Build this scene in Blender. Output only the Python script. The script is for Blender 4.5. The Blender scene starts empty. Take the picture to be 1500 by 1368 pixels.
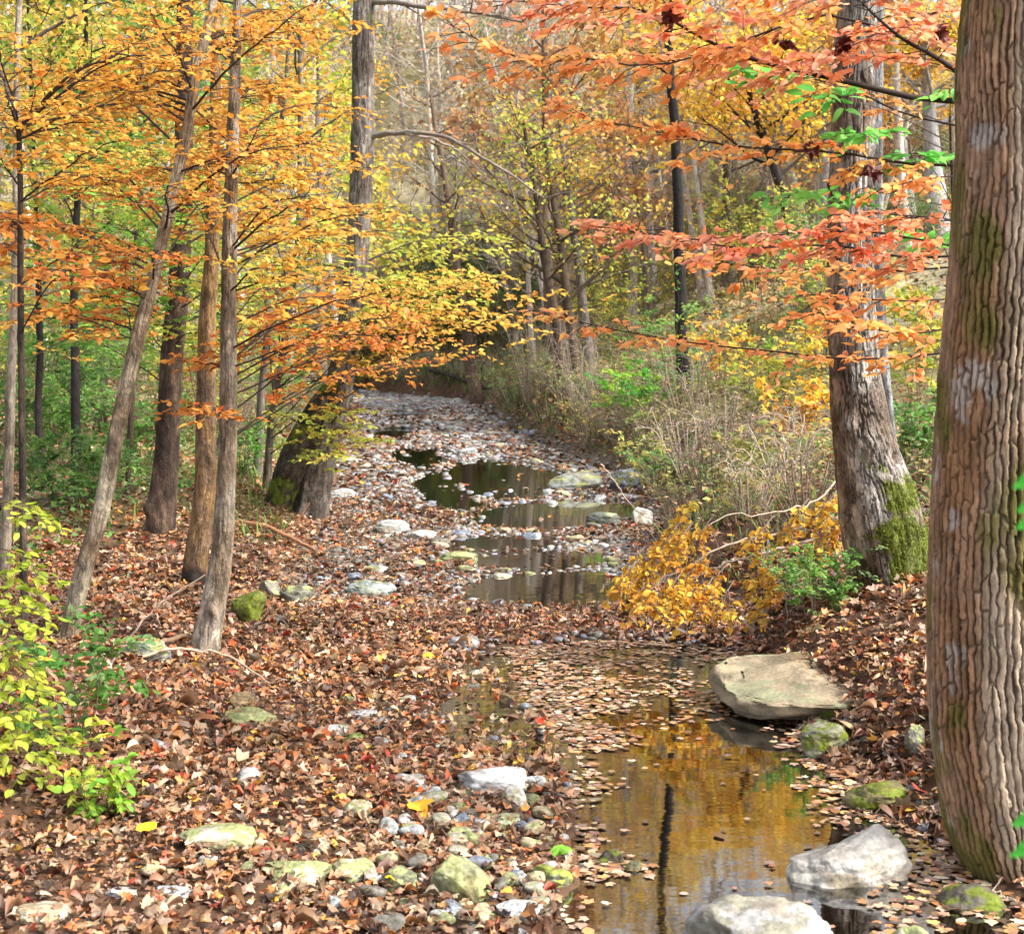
import bpy, bmesh, math
import numpy as np

sc = bpy.context.scene
COL = sc.collection
rng = np.random.default_rng(11)

# ------------------------------------------------------------------ camera maths
W0, H0, F = 1500.0, 1368.0, 2060.0
CAMH = 2.3
PITCH = math.atan(164.0 / F)
cp, sp = math.cos(PITCH), math.sin(PITCH)


def ray(px, py):
    xc, yc = (px - 750.0) / F, (684.0 - py) / F
    return np.array([xc, cp + yc * sp, -sp + yc * cp])


def at(px, py, Y):
    d = ray(px, py)
    t = Y / d[1]
    return np.array([d[0] * t, Y, CAMH + d[2] * t])


def proj(x, y, z):
    dc = y * cp - (z - CAMH) * sp
    yc = y * sp + (z - CAMH) * cp
    return 750.0 + F * x / dc, 684.0 - F * yc / dc


def lin(*c):
    c = np.array(c, float) / 255.0
    return np.where(c <= 0.04045, c / 12.92, ((c + 0.055) / 1.055) ** 2.4)


# ------------------------------------------------------------------ noise
def _hash(i, j, k):
    h = (i.astype(np.int64) * 374761393 + j.astype(np.int64) * 668265263 + k.astype(np.int64) * 2147483647) & 0xFFFFFFFF
    h = ((h ^ (h >> 13)) * 1274126177) & 0xFFFFFFFF
    h = ((h ^ (h >> 15)) * 2246822519) & 0xFFFFFFFF
    return ((h ^ (h >> 16)) & 0xFFFFFF) / float(0xFFFFFF)


def vnoise(x, y, z):
    x, y, z = np.broadcast_arrays(np.asarray(x, float), np.asarray(y, float), np.asarray(z, float))
    i, j, k = np.floor(x), np.floor(y), np.floor(z)
    u, v, w = x - i, y - j, z - k
    u, v, w = [t * t * (3 - 2 * t) for t in (u, v, w)]
    i, j, k = i.astype(np.int64), j.astype(np.int64), k.astype(np.int64)
    r = 0
    for a in (0, 1):
        for b in (0, 1):
            for c in (0, 1):
                r = r + _hash(i + a, j + b, k + c) * (u if a else 1 - u) * (v if b else 1 - v) * (w if c else 1 - w)
    return r


def fbm(x, y, z, o=4):
    r, a, s = 0, 0.5, 1.0
    for q in range(o):
        r = r + a * (vnoise(x * s + 13.7 * q, y * s + 7.1 * q, z * s + 3.3 * q) - 0.5) * 2
        a *= 0.5
        s *= 2.03
    return r


def sstep(a, b, x):
    t = np.clip((x - a) / (b - a), 0, 1)
    return t * t * (3 - 2 * t)


# ------------------------------------------------------------------ mesh builder
class MB:
    def __init__(s):
        s.v, s.f, s.c, s.n = [], {3: [], 4: []}, [], 0

    def add(s, v, f, col):
        v = np.asarray(v, float).reshape(-1, 3)
        f = np.asarray(f, np.int64)
        col = np.asarray(col, float)
        if col.ndim == 1:
            col = np.broadcast_to(col[:3], (len(v), 3))
        s.v.append(v)
        s.c.append(col)
        s.f[f.shape[1]].append(f + s.n)
        s.n += len(v)

    def data(s, name, origin=(0, 0, 0), smooth=True):
        me = bpy.data.meshes.new(name)
        v = np.concatenate(s.v) - np.asarray(origin, float)
        c = np.concatenate(s.c)
        lo, tot = [], []
        for k in (3, 4):
            if s.f[k]:
                a = np.concatenate(s.f[k])
                lo.append(a.ravel())
                tot.append(np.full(len(a), k))
        lo, tot = np.concatenate(lo).astype(np.int32), np.concatenate(tot).astype(np.int32)
        me.vertices.add(len(v))
        me.vertices.foreach_set('co', v.astype(np.float32).ravel())
        me.loops.add(len(lo))
        me.loops.foreach_set('vertex_index', lo)
        me.polygons.add(len(tot))
        st = np.concatenate([[0], np.cumsum(tot)[:-1]]).astype(np.int32)
        me.polygons.foreach_set('loop_start', st)
        try:
            me.polygons.foreach_set('loop_total', tot)
        except Exception:
            pass
        me.polygons.foreach_set('use_smooth', np.full(len(tot), smooth))
        at_ = me.attributes.new('Col', 'FLOAT_COLOR', 'POINT')
        at_.data.foreach_set('color', np.concatenate([c, np.ones((len(c), 1))], 1).astype(np.float32).ravel())
        me.update(calc_edges=True)
        return me


def obj(name, mb, mat, parent=None, smooth=True, origin=None):
    """link a builder as ONE mesh object; verts are world space, stored relative to the root"""
    if parent is not None:
        r = parent
        while r.parent:
            r = r.parent
        origin = r.location
    origin = (0, 0, 0) if origin is None else origin
    me = mb.data(name, origin, smooth)
    me.materials.append(mat)
    o = bpy.data.objects.new(name, me)
    COL.objects.link(o)
    if parent is not None:
        o.parent = parent
    else:
        o.location = tuple(float(q) for q in origin)
    return o


def tag(o, label, cat, group=None, kind=None):
    o['label'] = label
    o['category'] = cat
    if group:
        o['group'] = group
    if kind:
        o['kind'] = kind
    return o


def thing(name, label, cat, loc=(0, 0, 0), group=None):
    o = bpy.data.objects.new(name, None)
    o.empty_display_size = 0.1
    COL.objects.link(o)
    o.location = tuple(float(q) for q in loc)
    return tag(o, label, cat, group)


def dup(root, loc, rotz, scale=1.0, label=None, group=None, squash=1.0):
    r = root.copy()
    COL.objects.link(r)
    r.location = tuple(float(q) for q in loc)
    r.rotation_euler = (0, 0, rotz)
    r.scale = (scale, scale, scale * squash)
    if label:
        r['label'] = label
    if group:
        r['group'] = group
    for ch in list(root.children):
        c = ch.copy()
        COL.objects.link(c)
        c.parent = r
        for g in list(ch.children):
            d = g.copy()
            COL.objects.link(d)
            d.parent = c
    return r


def nrm(a):
    return a / np.maximum(np.linalg.norm(a, axis=-1, keepdims=True), 1e-9)


def tube(mb, pts, rad, sides=6, col=(0.2, 0.15, 0.1), cap=True):
    pts = np.asarray(pts, float)
    n = len(pts)
    rad = np.broadcast_to(np.asarray(rad, float), (n,))
    t = nrm(np.gradient(pts, axis=0))
    ref = np.array([0, 0, 1.0]) if abs(t[:, 2]).mean() < 0.8 else np.array([1.0, 0, 0])
    N = nrm(np.cross(t, ref))
    B = np.cross(t, N)
    a = np.linspace(0, 2 * math.pi, sides, endpoint=False)
    ring = pts[:, None] + rad[:, None, None] * (np.cos(a)[None, :, None] * N[:, None] + np.sin(a)[None, :, None] * B[:, None])
    i = np.arange(n - 1)[:, None] * sides
    k = np.arange(sides)[None]
    k2 = (k + 1) % sides
    f = np.stack([i + k, i + k2, i + sides + k2, i + sides + k], -1).reshape(-1, 4)
    v = ring.reshape(-1, 3)
    mb.add(v, f, col)
    if cap:
        b = mb.n - n * sides
        for base, c, flip in ((0, pts[0], True), ((n - 1) * sides, pts[-1], False)):
            cc = np.asarray(col)
            q = np.concatenate([v[base:base + sides], c[None]])
            kk = np.arange(sides)
            ff = np.stack([kk, (kk + 1) % sides, np.full(sides, sides)], 1)
            if flip:
                ff = ff[:, ::-1]
            mb.add(q, ff, cc if cc.ndim == 1 else cc[base:base + 1].repeat(sides + 1, 0))


def smooth_path(ctrl, n):
    """Catmull-Rom through control rows (any width)"""
    c = np.asarray(ctrl, float)
    m = len(c)
    P = np.concatenate([[2 * c[0] - c[1]], c, [2 * c[-1] - c[-2]]])
    t = np.linspace(0, m - 1, n)
    i = np.minimum(t.astype(int), m - 2)
    u = (t - i)[:, None]
    p0, p1, p2, p3 = P[i], P[i + 1], P[i + 2], P[i + 3]
    return 0.5 * (2 * p1 + (p2 - p0) * u + (2 * p0 - 5 * p1 + 4 * p2 - p3) * u ** 2 + (3 * p1 - p0 - 3 * p2 + p3) * u ** 3)


# ------------------------------------------------------------------ materials
def new_mat(name):
    m = bpy.data.materials.new(name)
    m.use_nodes = True
    nt = m.node_tree
    nt.nodes.clear()
    return m, nt


def N(nt, kind, **kw):
    n = nt.nodes.new(kind)
    for k, v in kw.items():
        if k.startswith('i_'):
            n.inputs[k[2:].replace('_', ' ')].default_value = v
        else:
            setattr(n, k, v)
    return n


def noise_mul(nt, coord, scale, detail, lo, hi, src, rough=0.6):
    """src colour times a noise factor between lo and hi"""
    no = N(nt, 'ShaderNodeTexNoise', i_Scale=scale, i_Detail=detail, i_Roughness=rough)
    nt.links.new(coord, no.inputs['Vector'])
    mr = N(nt, 'ShaderNodeMapRange')
    mr.inputs['From Min'].default_value = 0.3
    mr.inputs['From Max'].default_value = 0.7
    mr.inputs['To Min'].default_value = lo
    mr.inputs['To Max'].default_value = hi
    nt.links.new(no.outputs['Fac'], mr.inputs['Value'])
    mx = N(nt, 'ShaderNodeVectorMath', operation='SCALE')
    nt.links.new(src, mx.inputs[0])
    nt.links.new(mr.outputs['Result'], mx.inputs['Scale'])
    return mx.outputs[0], no.outputs['Fac']


def col_attr(nt):
    return N(nt, 'ShaderNodeAttribute', attribute_name='Col').outputs['Color']


def solid_mat(name, scale=8.0, stretch=(1, 1, 1), lo=0.6, hi=1.35, bump=0.4, bdist=0.02, rough=0.85, spec=0.25, fine=60.0):
    m, nt = new_mat(name)
    tc = N(nt, 'ShaderNodeTexCoord')
    mp = N(nt, 'ShaderNodeMapping')
    mp.inputs['Scale'].default_value = stretch
    nt.links.new(tc.outputs['Object'], mp.inputs['Vector'])
    c, f1 = noise_mul(nt, mp.outputs['Vector'], scale, 6, lo, hi, col_attr(nt))
    c, f2 = noise_mul(nt, mp.outputs['Vector'], fine, 4, 0.78, 1.22, c)
    ad = N(nt, 'ShaderNodeMath', operation='MULTIPLY_ADD')
    nt.links.new(f2, ad.inputs[0])
    ad.inputs[1].default_value = 0.5
    nt.links.new(f1, ad.inputs[2])
    b = N(nt, 'ShaderNodeBump')
    b.inputs['Strength'].default_value = bump
    b.inputs['Distance'].default_value = bdist
    nt.links.new(ad.outputs[0], b.inputs['Height'])
    p = N(nt, 'ShaderNodeBsdfPrincipled')
    p.inputs['Roughness'].default_value = rough
    p.inputs['Specular IOR Level'].default_value = spec
    nt.links.new(c, p.inputs['Base Color'])
    nt.links.new(b.outputs['Normal'], p.inputs['Normal'])
    o = N(nt, 'ShaderNodeOutputMaterial')
    nt.links.new(p.outputs[0], o.inputs[0])
    return m


def leaf_mat(name, trans=0.4, rough=0.5, spec=0.3):
    m, nt = new_mat(name)
    c = col_attr(nt)
    p = N(nt, 'ShaderNodeBsdfPrincipled')
    p.inputs['Roughness'].default_value = rough
    p.inputs['Specular IOR Level'].default_value = spec
    nt.links.new(c, p.inputs['Base Color'])
    o = N(nt, 'ShaderNodeOutputMaterial')
    if trans > 0:
        t = N(nt, 'ShaderNodeBsdfTranslucent')
        nt.links.new(c, t.inputs['Color'])
        mx = N(nt, 'ShaderNodeMixShader')
        mx.inputs[0].default_value = trans
        nt.links.new(p.outputs[0], mx.inputs[1])
        nt.links.new(t.outputs[0], mx.inputs[2])
        nt.links.new(mx.outputs[0], o.inputs[0])
    else:
        nt.links.new(p.outputs[0], o.inputs[0])
    return m


def water_mat():
    m, nt = new_mat('creek_water')
    tc = N(nt, 'ShaderNodeTexCoord')
    mp = N(nt, 'ShaderNodeMapping')
    mp.inputs['Scale'].default_value = (0.55, 1.5, 1)
    nt.links.new(tc.outputs['Object'], mp.inputs['Vector'])
    n1 = N(nt, 'ShaderNodeTexNoise', i_Scale=3.5, i_Detail=3.0, i_Roughness=0.55)
    nt.links.new(mp.outputs['Vector'], n1.inputs['Vector'])
    b = N(nt, 'ShaderNodeBump')
    b.inputs['Strength'].default_value = 0.022
    b.inputs['Distance'].default_value = 0.05
    nt.links.new(n1.outputs['Fac'], b.inputs['Height'])
    fr = N(nt, 'ShaderNodeFresnel')
    fr.inputs['IOR'].default_value = 2.0
    nt.links.new(b.outputs['Normal'], fr.inputs['Normal'])
    tr = N(nt, 'ShaderNodeBsdfTransparent')
    tr.inputs['Color'].default_value = (0.24, 0.22, 0.15, 1)
    gl = N(nt, 'ShaderNodeBsdfGlossy')
    gl.inputs['Roughness'].default_value = 0.03
    nt.links.new(b.outputs['Normal'], gl.inputs['Normal'])
    mx = N(nt, 'ShaderNodeMixShader')
    gn = N(nt, 'ShaderNodeMath', operation='MULTIPLY', use_clamp=True)
    gn.inputs[1].default_value = 2.2
    nt.links.new(fr.outputs[0], gn.inputs[0])
    nt.links.new(gn.outputs[0], mx.inputs[0])
    nt.links.new(tr.outputs[0], mx.inputs[1])
    nt.links.new(gl.outputs[0], mx.inputs[2])
    o = N(nt, 'ShaderNodeOutputMaterial')
    nt.links.new(mx.outputs[0], o.inputs[0])
    return m


M_GROUND = solid_mat('forest_soil', 2.2, lo=0.5, hi=1.4, bump=0.7, bdist=0.05, fine=28)
M_BARK = solid_mat('bark', 18, (1, 1, 0.42), lo=0.5, hi=1.4, bump=1.0, bdist=0.035, fine=75)
M_OAK = solid_mat('furrowed_bark', 22, (1, 1, 0.35), lo=0.65, hi=1.3, bump=0.6, bdist=0.012, fine=110)
M_TWIG = solid_mat('twig_bark', 20, lo=0.7, hi=1.25, bump=0.2, bdist=0.004)
M_ROCK = solid_mat('creek_stone', 4.5, lo=0.5, hi=1.4, bump=0.6, bdist=0.03, rough=0.75, spec=0.3, fine=38)
M_PEB = solid_mat('wet_gravel', 9.0, lo=0.7, hi=1.25, bump=0.3, bdist=0.01, rough=0.4, spec=0.5, fine=60)
M_LEAF = leaf_mat('autumn_leaf', 0.5)
M_LITTER = leaf_mat('fallen_leaf', 0.12, rough=0.5, spec=0.35)
M_FLOAT = leaf_mat('wet_leaf', 0.0, rough=0.35, spec=0.5)
M_WATER = water_mat()


# ------------------------------------------------------------------ terrain
def zbed(y):
    return 0.017 * np.maximum(0, np.asarray(y, float) - 10.8)


_dt = np.linspace(3.8, 62, 1500)
_pyt = proj(0 * _dt, _dt, zbed(_dt))[1]


def d_of(py):
    return np.interp(-np.asarray(py, float), -_pyt, _dt)


_edge = np.array([(1450, -220, 1600), (1368, -120, 1540), (1200, 150, 1350), (1100, 235, 1262), (1000, 330, 1125), (950, 350, 1112),
                  (900, 400, 1128), (850, 440, 960), (760, 475, 975), (700, 485, 925), (640, 510, 770), (600, 530, 715), (575, 545, 690)], float)
_ed = d_of(_edge[:, 0])
_eL, _eR = (_edge[:, 1] - 750) / F * _ed, (_edge[:, 2] - 750) / F * _ed


def creekL(y):
    return np.interp(y, _ed, _eL) - 0.05 * np.maximum(0, y - 46) ** 2


def creekR(y):
    return np.interp(y, _ed, _eR) - 0.05 * np.maximum(0, y - 47) ** 2


def plane_pt(px, py, z):
    d = ray(px, py)
    t = (z - CAMH) / d[2]
    return d[0] * t, d[1] * t


_pools = [
    [(795, 1460), (812, 1368), (835, 1300), (846, 1230), (838, 1150), (825, 1090), (770, 1040), (735, 1000), (712, 962), (760, 947), (900, 938),
     (1000, 945), (1088, 955), (1082, 1000), (1100, 1042), (1170, 1062), (1190, 1105), (1245, 1135), (1262, 1185), (1335, 1205), (1395, 1240),
     (1450, 1300), (1530, 1335), (1570, 1460)],
    [(640, 1090), (628, 1040), (655, 990), (690, 957), (722, 955), (760, 1040), (822, 1092), (832, 1130), (760, 1118)],
    [(668, 872), (690, 852), (760, 842), (850, 840), (915, 846), (930, 884), (850, 896), (780, 892), (700, 884)],
    [(670, 828), (740, 809), (860, 807), (890, 824), (830, 835), (740, 834)],
    [(655, 800), (700, 786), (800, 786), (820, 800), (760, 806), (690, 806)],
    [(690, 768), (730, 744), (880, 734), (945, 738), (940, 758), (860, 772), (770, 778)],
    [(650, 692), (680, 677), (760, 679), (815, 690), (822, 712), (800, 729), (720, 732), (685, 720)],
    [(535, 642), (560, 628), (605, 629), (595, 642)],
    [(550, 612), (575, 602), (622, 603), (617, 613)],
    [(590, 706), (640, 690), (685, 718), (705, 740), (680, 752), (635, 738)],
    [(560, 668), (590, 655), (640, 662), (650, 680), (600, 684)],
]
_pdeep = [0.28, 0.03, 0.15, 0.1, 0.08, 0.12, 0.15, 0.1, 0.1, 0.04, 0.04]
RUN = (2, 3, 4, 5, 6, 9, 10)          # pools strung along the shallow sloping run upstream
POOLS = []
for _i, _p in enumerate(_pools):
    fy = d_of(max(q[1] for q in _p))
    lev = 0.0 if _i == 0 else (0.012 if _i == 1 else float(zbed(fy)) + 0.015)
    poly = np.array([plane_pt(a, b, lev) for a, b in _p]) if _i not in RUN else np.array([((a - 750) / F * d_of(b), d_of(b)) for a, b in _p])
    pl = smooth_path(np.concatenate([poly, poly[:1]]), len(poly) * 5)[:-1]
    w = 0.03 + 0.02 * pl[:, 1] / 6
    pl = pl + np.stack([fbm(pl[:, 0] * 3, pl[:, 1] * 3, 5.0 + _i), fbm(pl[:, 0] * 3, pl[:, 1] * 3, 55.0 + _i)], 1) * w[:, None] * 2
    POOLS.append((lev, _pdeep[_i], pl))
_rib = [(690, 890), (664, 870), (700, 846), (684, 826), (650, 806), (668, 788), (700, 776), (680, 760), (628, 746), (596, 726), (586, 700), (610, 684), (560, 668), (536, 646), (560, 632),
        (612, 634), (640, 650), (668, 662), (720, 668), (770, 680), (824, 692), (836, 716), (860, 730), (945, 740), (950, 758), (880, 776), (830, 790), (870, 806), (896, 826), (925, 846), (936, 878), (850, 894)]
_rp = np.array([((a - 750) / F * d_of(b), d_of(b)) for a, b in _rib])
RIB = smooth_path(np.concatenate([_rp, _rp[:1]]), len(_rp) * 4)[:-1]


def run_level(y):
    return zbed(y) + 0.012


def sdist(poly, x, y):
    """signed distance to a polygon, negative inside"""
    d2 = np.full(x.shape, 1e18)
    ins = np.zeros(x.shape, bool)
    a, b = poly, np.roll(poly, -1, 0)
    for (ax, ay), (bx, by) in zip(a, b):
        ex, ey = bx - ax, by - ay
        t = np.clip(((x - ax) * ex + (y - ay) * ey) / (ex * ex + ey * ey + 1e-12), 0, 1)
        d2 = np.minimum(d2, (x - ax - t * ex) ** 2 + (y - ay - t * ey) ** 2)
        c = ((ay > y) != (by > y)) & (x < ex * (y - ay) / (ey + 1e-15) + ax)
        ins ^= c
    return np.where(ins, -1, 1) * np.sqrt(d2)


def pool_dist(x, y):
    out = np.full((len(POOLS),) + x.shape, 9.0)
    for i, (lev, dep, pl) in enumerate(POOLS):
        mn, mx = pl.min(0) - 1.6, pl.max(0) + 1.6
        m = (x > mn[0]) & (x < mx[0]) & (y > mn[1]) & (y < mx[1])
        if m.any():
            out[i][m] = sdist(pl, x[m], y[m])
    return out


def terrain(x, y):
    x, y = np.asarray(x, float), np.asarray(y, float)
    shp = x.shape
    x, y = np.atleast_1d(x).ravel(), np.atleast_1d(y).ravel()
    z = zbed(y)
    sR, sL = np.maximum(0, x - creekR(y)), np.maximum(0, creekL(y) - x)
    aR = np.interp(y, [4, 6, 10, 20, 35, 50], [0.12, 0.2, 0.5, 0.55, 0.7, 0.7])
    kR = np.interp(y, [4, 7, 11, 16, 22, 30, 40], [0.06, 0.06, 0.07, 0.16, 0.3, 0.46, 0.45])
    s1 = np.minimum(sR, 5)
    z = z + aR * (1 - np.exp(-sR / 0.45)) + kR * s1 + np.minimum(0.3, kR) * np.minimum(np.maximum(0, sR - 5), 30)
    kL = np.interp(y, [4, 12, 25, 40], [0.02, 0.03, 0.05, 0.12])
    z = z + 0.3 * (1 - np.exp(-sL / 0.9)) + kL * np.minimum(sL, 12) + 0.25 * np.maximum(0, sL - 14)
    h = np.maximum(0, y - 52)
    z = z + np.where(h < 18, 0.28 * h * h / 36, 0.28 * (h - 9)) * (h < 78) + (h >= 78) * (0.28 * 69 + 0.03 * (h - 78))
    out = np.clip(np.maximum(sR, sL), 0, 1)
    z = z + fbm(x * 0.5, y * 0.5, 2.0, 4) * (0.05 + 0.14 * out) + fbm(x * 3, y * 3, 8.0, 3) * (0.02 + 0.015 * out)
    pd = pool_dist(x, y)
    bar = 0.07 * np.clip(pd[:2].min(0), 0, 2.0) * (y < 13)
    z = z + np.where((sR + sL) > 0, 0.13, np.minimum(bar, 0.13)) * (y < 13) * sstep(13, 11, y)
    for i, (lev, dep, pl) in enumerate(POOLS):
        d = pd[i]
        if i in RUN:
            continue
        w = 0.55 if i < 2 else 0.9
        t = sstep(0, w, d)
        z = np.where((d >= 0) & (d < w), (lev + 0.012 + 0.03 * d) * (1 - t) + z * t, z)
    m = (y > 10.5) & (y < 32)
    if m.any():
        d = np.full(x.shape, 9.0)
        d[m] = sdist(RIB, x[m], y[m])
        rl = run_level(y)
        t = sstep(0, 0.8, d)
        z = np.where((d >= 0) & (d < .8), (rl + .02) * (1 - t) + z * t, z)
        z = np.where(d < 0, rl - .014 + .085 * fbm(x * 1.1, y * .8, 41.0, 4), z)
    for i in (1, 0, *range(2, len(POOLS))):
        lev, dep, pl = POOLS[i]
        if i in RUN:
            lev = run_level(y)
        d = pd[i]
        fl = lev - 0.012 - np.minimum(dep, 0.3 * np.maximum(0, -d)) + 0.012 * fbm(x * 7, y * 7, 3.0, 2)
        if i in RUN:
            fl = np.maximum(fl, lev - .05 + .075 * fbm(x * 1.6, y * 1.1, 71.0, 4))
        z = np.where(d < 0, fl, z)
    return z.reshape(shp)


def tz(x, y):
    return float(terrain(np.array([x]), np.array([y]))[0])


def G(px, py):
    """the ground point seen at a photograph pixel"""
    d = ray(px, py)
    t = np.concatenate([np.arange(3, 30, 0.03), np.arange(30, 160, 0.2)])
    X, Y, Z = d[0] * t, d[1] * t, CAMH + d[2] * t
    hit = np.nonzero(Z < terrain(X, Y))[0]
    k = hit[0] if len(hit) else len(t) - 1
    return np.array([X[k], Y[k], Z[k]])


def GW(px, py):
    """as G, but the near pool's surface counts as ground"""
    g = G(px, py)
    if g[2] < 0:
        x, y = plane_pt(px, py, 0.0)
        g = np.array([x, y, 0.0])
    return g


def build_ground():
    ys = np.concatenate([np.linspace(-8, 3.5, 14)[:-1], np.geomspace(3.5, 22, 330)[:-1], np.geomspace(22, 260, 150)])
    us = np.linspace(-1, 1, 420)
    us = np.sign(us) * (0.45 * abs(us) + 0.55 * abs(us) ** 2.2)
    wd = np.maximum(0.85 * ys + 6, 9.0)
    X = us[None] * wd[:, None]
    Y = np.repeat(ys[:, None], len(us), 1)
    Z = terrain(X, Y)
    v = np.stack([X, Y, Z], -1).reshape(-1, 3)
    nx = len(us)
    i, j = np.meshgrid(np.arange(len(ys) - 1), np.arange(nx - 1), indexing='ij')
    b = (i * nx + j).ravel()
    f = np.stack([b, b + 1, b + nx + 1, b + nx], 1)
    x, y = v[:, 0], v[:, 1]
    sR, sL = x - creekR(y), creekL(y) - x
    s = np.maximum(sR, sL)
    soil, grav, olive = lin(84, 60, 44), lin(124, 110, 96), lin(136, 128, 80)
    tan = lin(160, 150, 118)
    n1 = fbm(x * 0.9, y * 0.9, 1.0, 4)
    n2 = fbm(x * 0.25, y * 0.25, 6.0, 3)
    c = soil[None] * (1 + 0.25 * n1[:, None])
    g = sstep(0.35, -0.1, s) * sstep(11.5, 14, y) * (y < 50)
    c = c * (1 - g[:, None]) + grav[None] * (1 + 0.4 * n1[:, None]) * g[:, None]
    far = sstep(14, 24, y) * sstep(0.3, 1.2, s)
    cc = np.where((n2 > 0)[:, None], olive[None], tan[None]) * 0.8 * (1 + .5 * fbm(x * 1.7, y * 1.7, 3.0, 4))[:, None]
    c = c * (1 - far[:, None]) + cc * far[:, None]
    pdm = pool_dist(x, y).min(0)
    inp = (pdm < -0.01)
    mud = lin(84, 72, 44)
    c[inp] = mud * (1 + 0.5 * n1[inp][:, None])
    mb = MB()
    mb.add(v, f, np.clip(c, 0.01, 1))
    o = obj('ground', mb, M_GROUND)
    tag(o, 'brown forest floor with a stony creek bed rising to a wooded hillside', 'ground', kind='structure')
    for i_, (lev, dep, pl) in [*enumerate(POOLS), (2, (None, 0, RIB))]:
        if i_ in RUN and lev is not None:
            continue
        mn, mx = pl.min(0) - 0.2, pl.max(0) + 0.2
        st = 0.04 if i_ < 2 else 0.08
        gx, gy = np.arange(mn[0], mx[0], st), np.arange(mn[1], mx[1], st)
        XX, YY = np.meshgrid(gx, gy)
        d = sdist(pl, XX, YY)
        if lev is None:
            for q in RUN:
                d = np.minimum(d, sdist(POOLS[q][2], XX, YY))
        keep = d < 0.07
        nx = len(gx)
        ii, jj = np.nonzero(keep[:-1, :-1] & keep[1:, :-1] & keep[:-1, 1:] & keep[1:, 1:])
        b = ii * nx + jj
        f = np.stack([b, b + 1, b + nx + 1, b + nx], 1)
        used, inv = np.unique(f, return_inverse=True)
        v = np.stack([XX.ravel(), YY.ravel(), run_level(YY.ravel()) if lev is None else np.full(XX.size, lev)], 1)[used]
        mb = MB()
        mb.add(v, inv.reshape(-1, 4), (0.1, 0.1, 0.1))
        o = obj('water', mb, M_WATER)
        tag(o, WLAB[i_], 'water', kind='structure')


WLAB = ['still dark pool reflecting golden trees beside the furrowed trunk', 'shallow trickle among wet leaves left of the big pool',
        'shallow run winding down the stony bed above the leaf dam', 'thin strip of water above the olive pool', 'small slit of water on the gravel left of the strips',
        'long shallow pool below the flat slabs', 'broad far pool left of the flat slabs', 'dark puddle behind the mossy leaning trunk', 'farthest dark puddle at the bend of the creek',
        'bright riffle of white water left of the broad far pool', 'small riffle upstream of the broad far pool', 'short run of water joining the olive pool to the strip above it', 'short run of water below the long shallow pool', 'short run of water between the broad far pool and the long shallow pool']


# ------------------------------------------------------------------ leaves
def leaf_oval(fold=0.12, curl=0.1, wid=0.3, seed=0):
    xs = np.array([0, 0.2, 0.45, 0.7, 0.88, 1.0])
    ws = np.array([0.02, 0.75, 1.0, 0.75, 0.35, 0.0]) * wid
    z0 = -curl * (xs - 0.3) ** 2
    mid = np.stack([xs, 0 * xs, z0], 1)
    L = np.stack([xs[1:5], ws[1:5], z0[1:5] + fold * ws[1:5] / wid * 0.5], 1)
    R = np.stack([xs[1:5], -ws[1:5], z0[1:5] + fold * ws[1:5] / wid * 0.5], 1)
    v = np.concatenate([mid, L, R])
    f = [(0, 1, 6), (1, 2, 7), (1, 7, 6), (2, 3, 8), (2, 8, 7), (3, 4, 9), (3, 9, 8), (4, 5, 9)]
    f += [(0, 10, 1), (1, 11, 2), (1, 10, 11), (2, 12, 3), (2, 11, 12), (3, 13, 4), (3, 12, 13), (4, 13, 5)]
    return v, np.array(f)


def leaf_small(wid=0.33):
    v = np.array([(0, 0, 0), (0.5, wid, 0.06), (1, 0, -0.05), (0.5, -wid, 0.06), (0.5, 0, -0.02)])
    return v, np.array([(0, 4, 1), (4, 2, 1), (0, 3, 4), (4, 3, 2)])


def leaf_maple(seed, flat=1.0):
    r = np.random.default_rng(seed)
    ang, rad = [], []
    for a, ra in ((0, 1.0), (52, 0.85), (105, 0.6)):
        ang += [a - 14, a, a + 14]
        rad += [ra * 0.8, ra, ra * 0.8]
        ang.append(a + 27)
        rad.append(0.56 * ra + 0.06)
    ang, rad = np.array(ang, float), np.array(rad)
    keep = ang >= 0
    ang, rad = ang[keep], rad[keep]
    ang = np.concatenate([ang, 360 - ang[::-1][:-1]])
    rad = np.concatenate([rad, rad[::-1][:-1]]) * r.uniform(0.78, 1.15, len(ang))
    a = np.radians(ang)
    x, y = 0.5 * rad * np.cos(a) + 0.0, 0.5 * rad * np.sin(a)
    v = np.concatenate([[[-0.05, 0, 0]], np.stack([x, y, 0 * x], 1)])
    m = 0.5 * v[1:] + 0.0 * v[:1]
    v = np.concatenate([v, m])
    ph, k1, k2, k3 = r.uniform(0, 6.28), r.uniform(-1.5, 1.5), r.uniform(-0.8, 1.7), r.uniform(-1.6, 0.8)
    rr = np.hypot(v[:, 0], v[:, 1])
    th = np.arctan2(v[:, 1], v[:, 0])
    v[:, 2] = flat * (k1 * rr ** 2 * np.cos(2 * th + ph) + k2 * abs(v[:, 1]) * 0.5 + k3 * rr ** 3 * 1.5 * np.cos(th) + 0.12 * rr * np.cos(5 * th + ph))
    n = len(ang)
    i = np.arange(n)
    j = (i + 1) % n
    f = np.concatenate([np.stack([0 * i, n + 1 + i, n + 1 + j], 1), np.stack([n + 1 + i, 1 + i, 1 + j], 1), np.stack([n + 1 + i, 1 + j, n + 1 + j], 1)])
    return v, f


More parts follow.
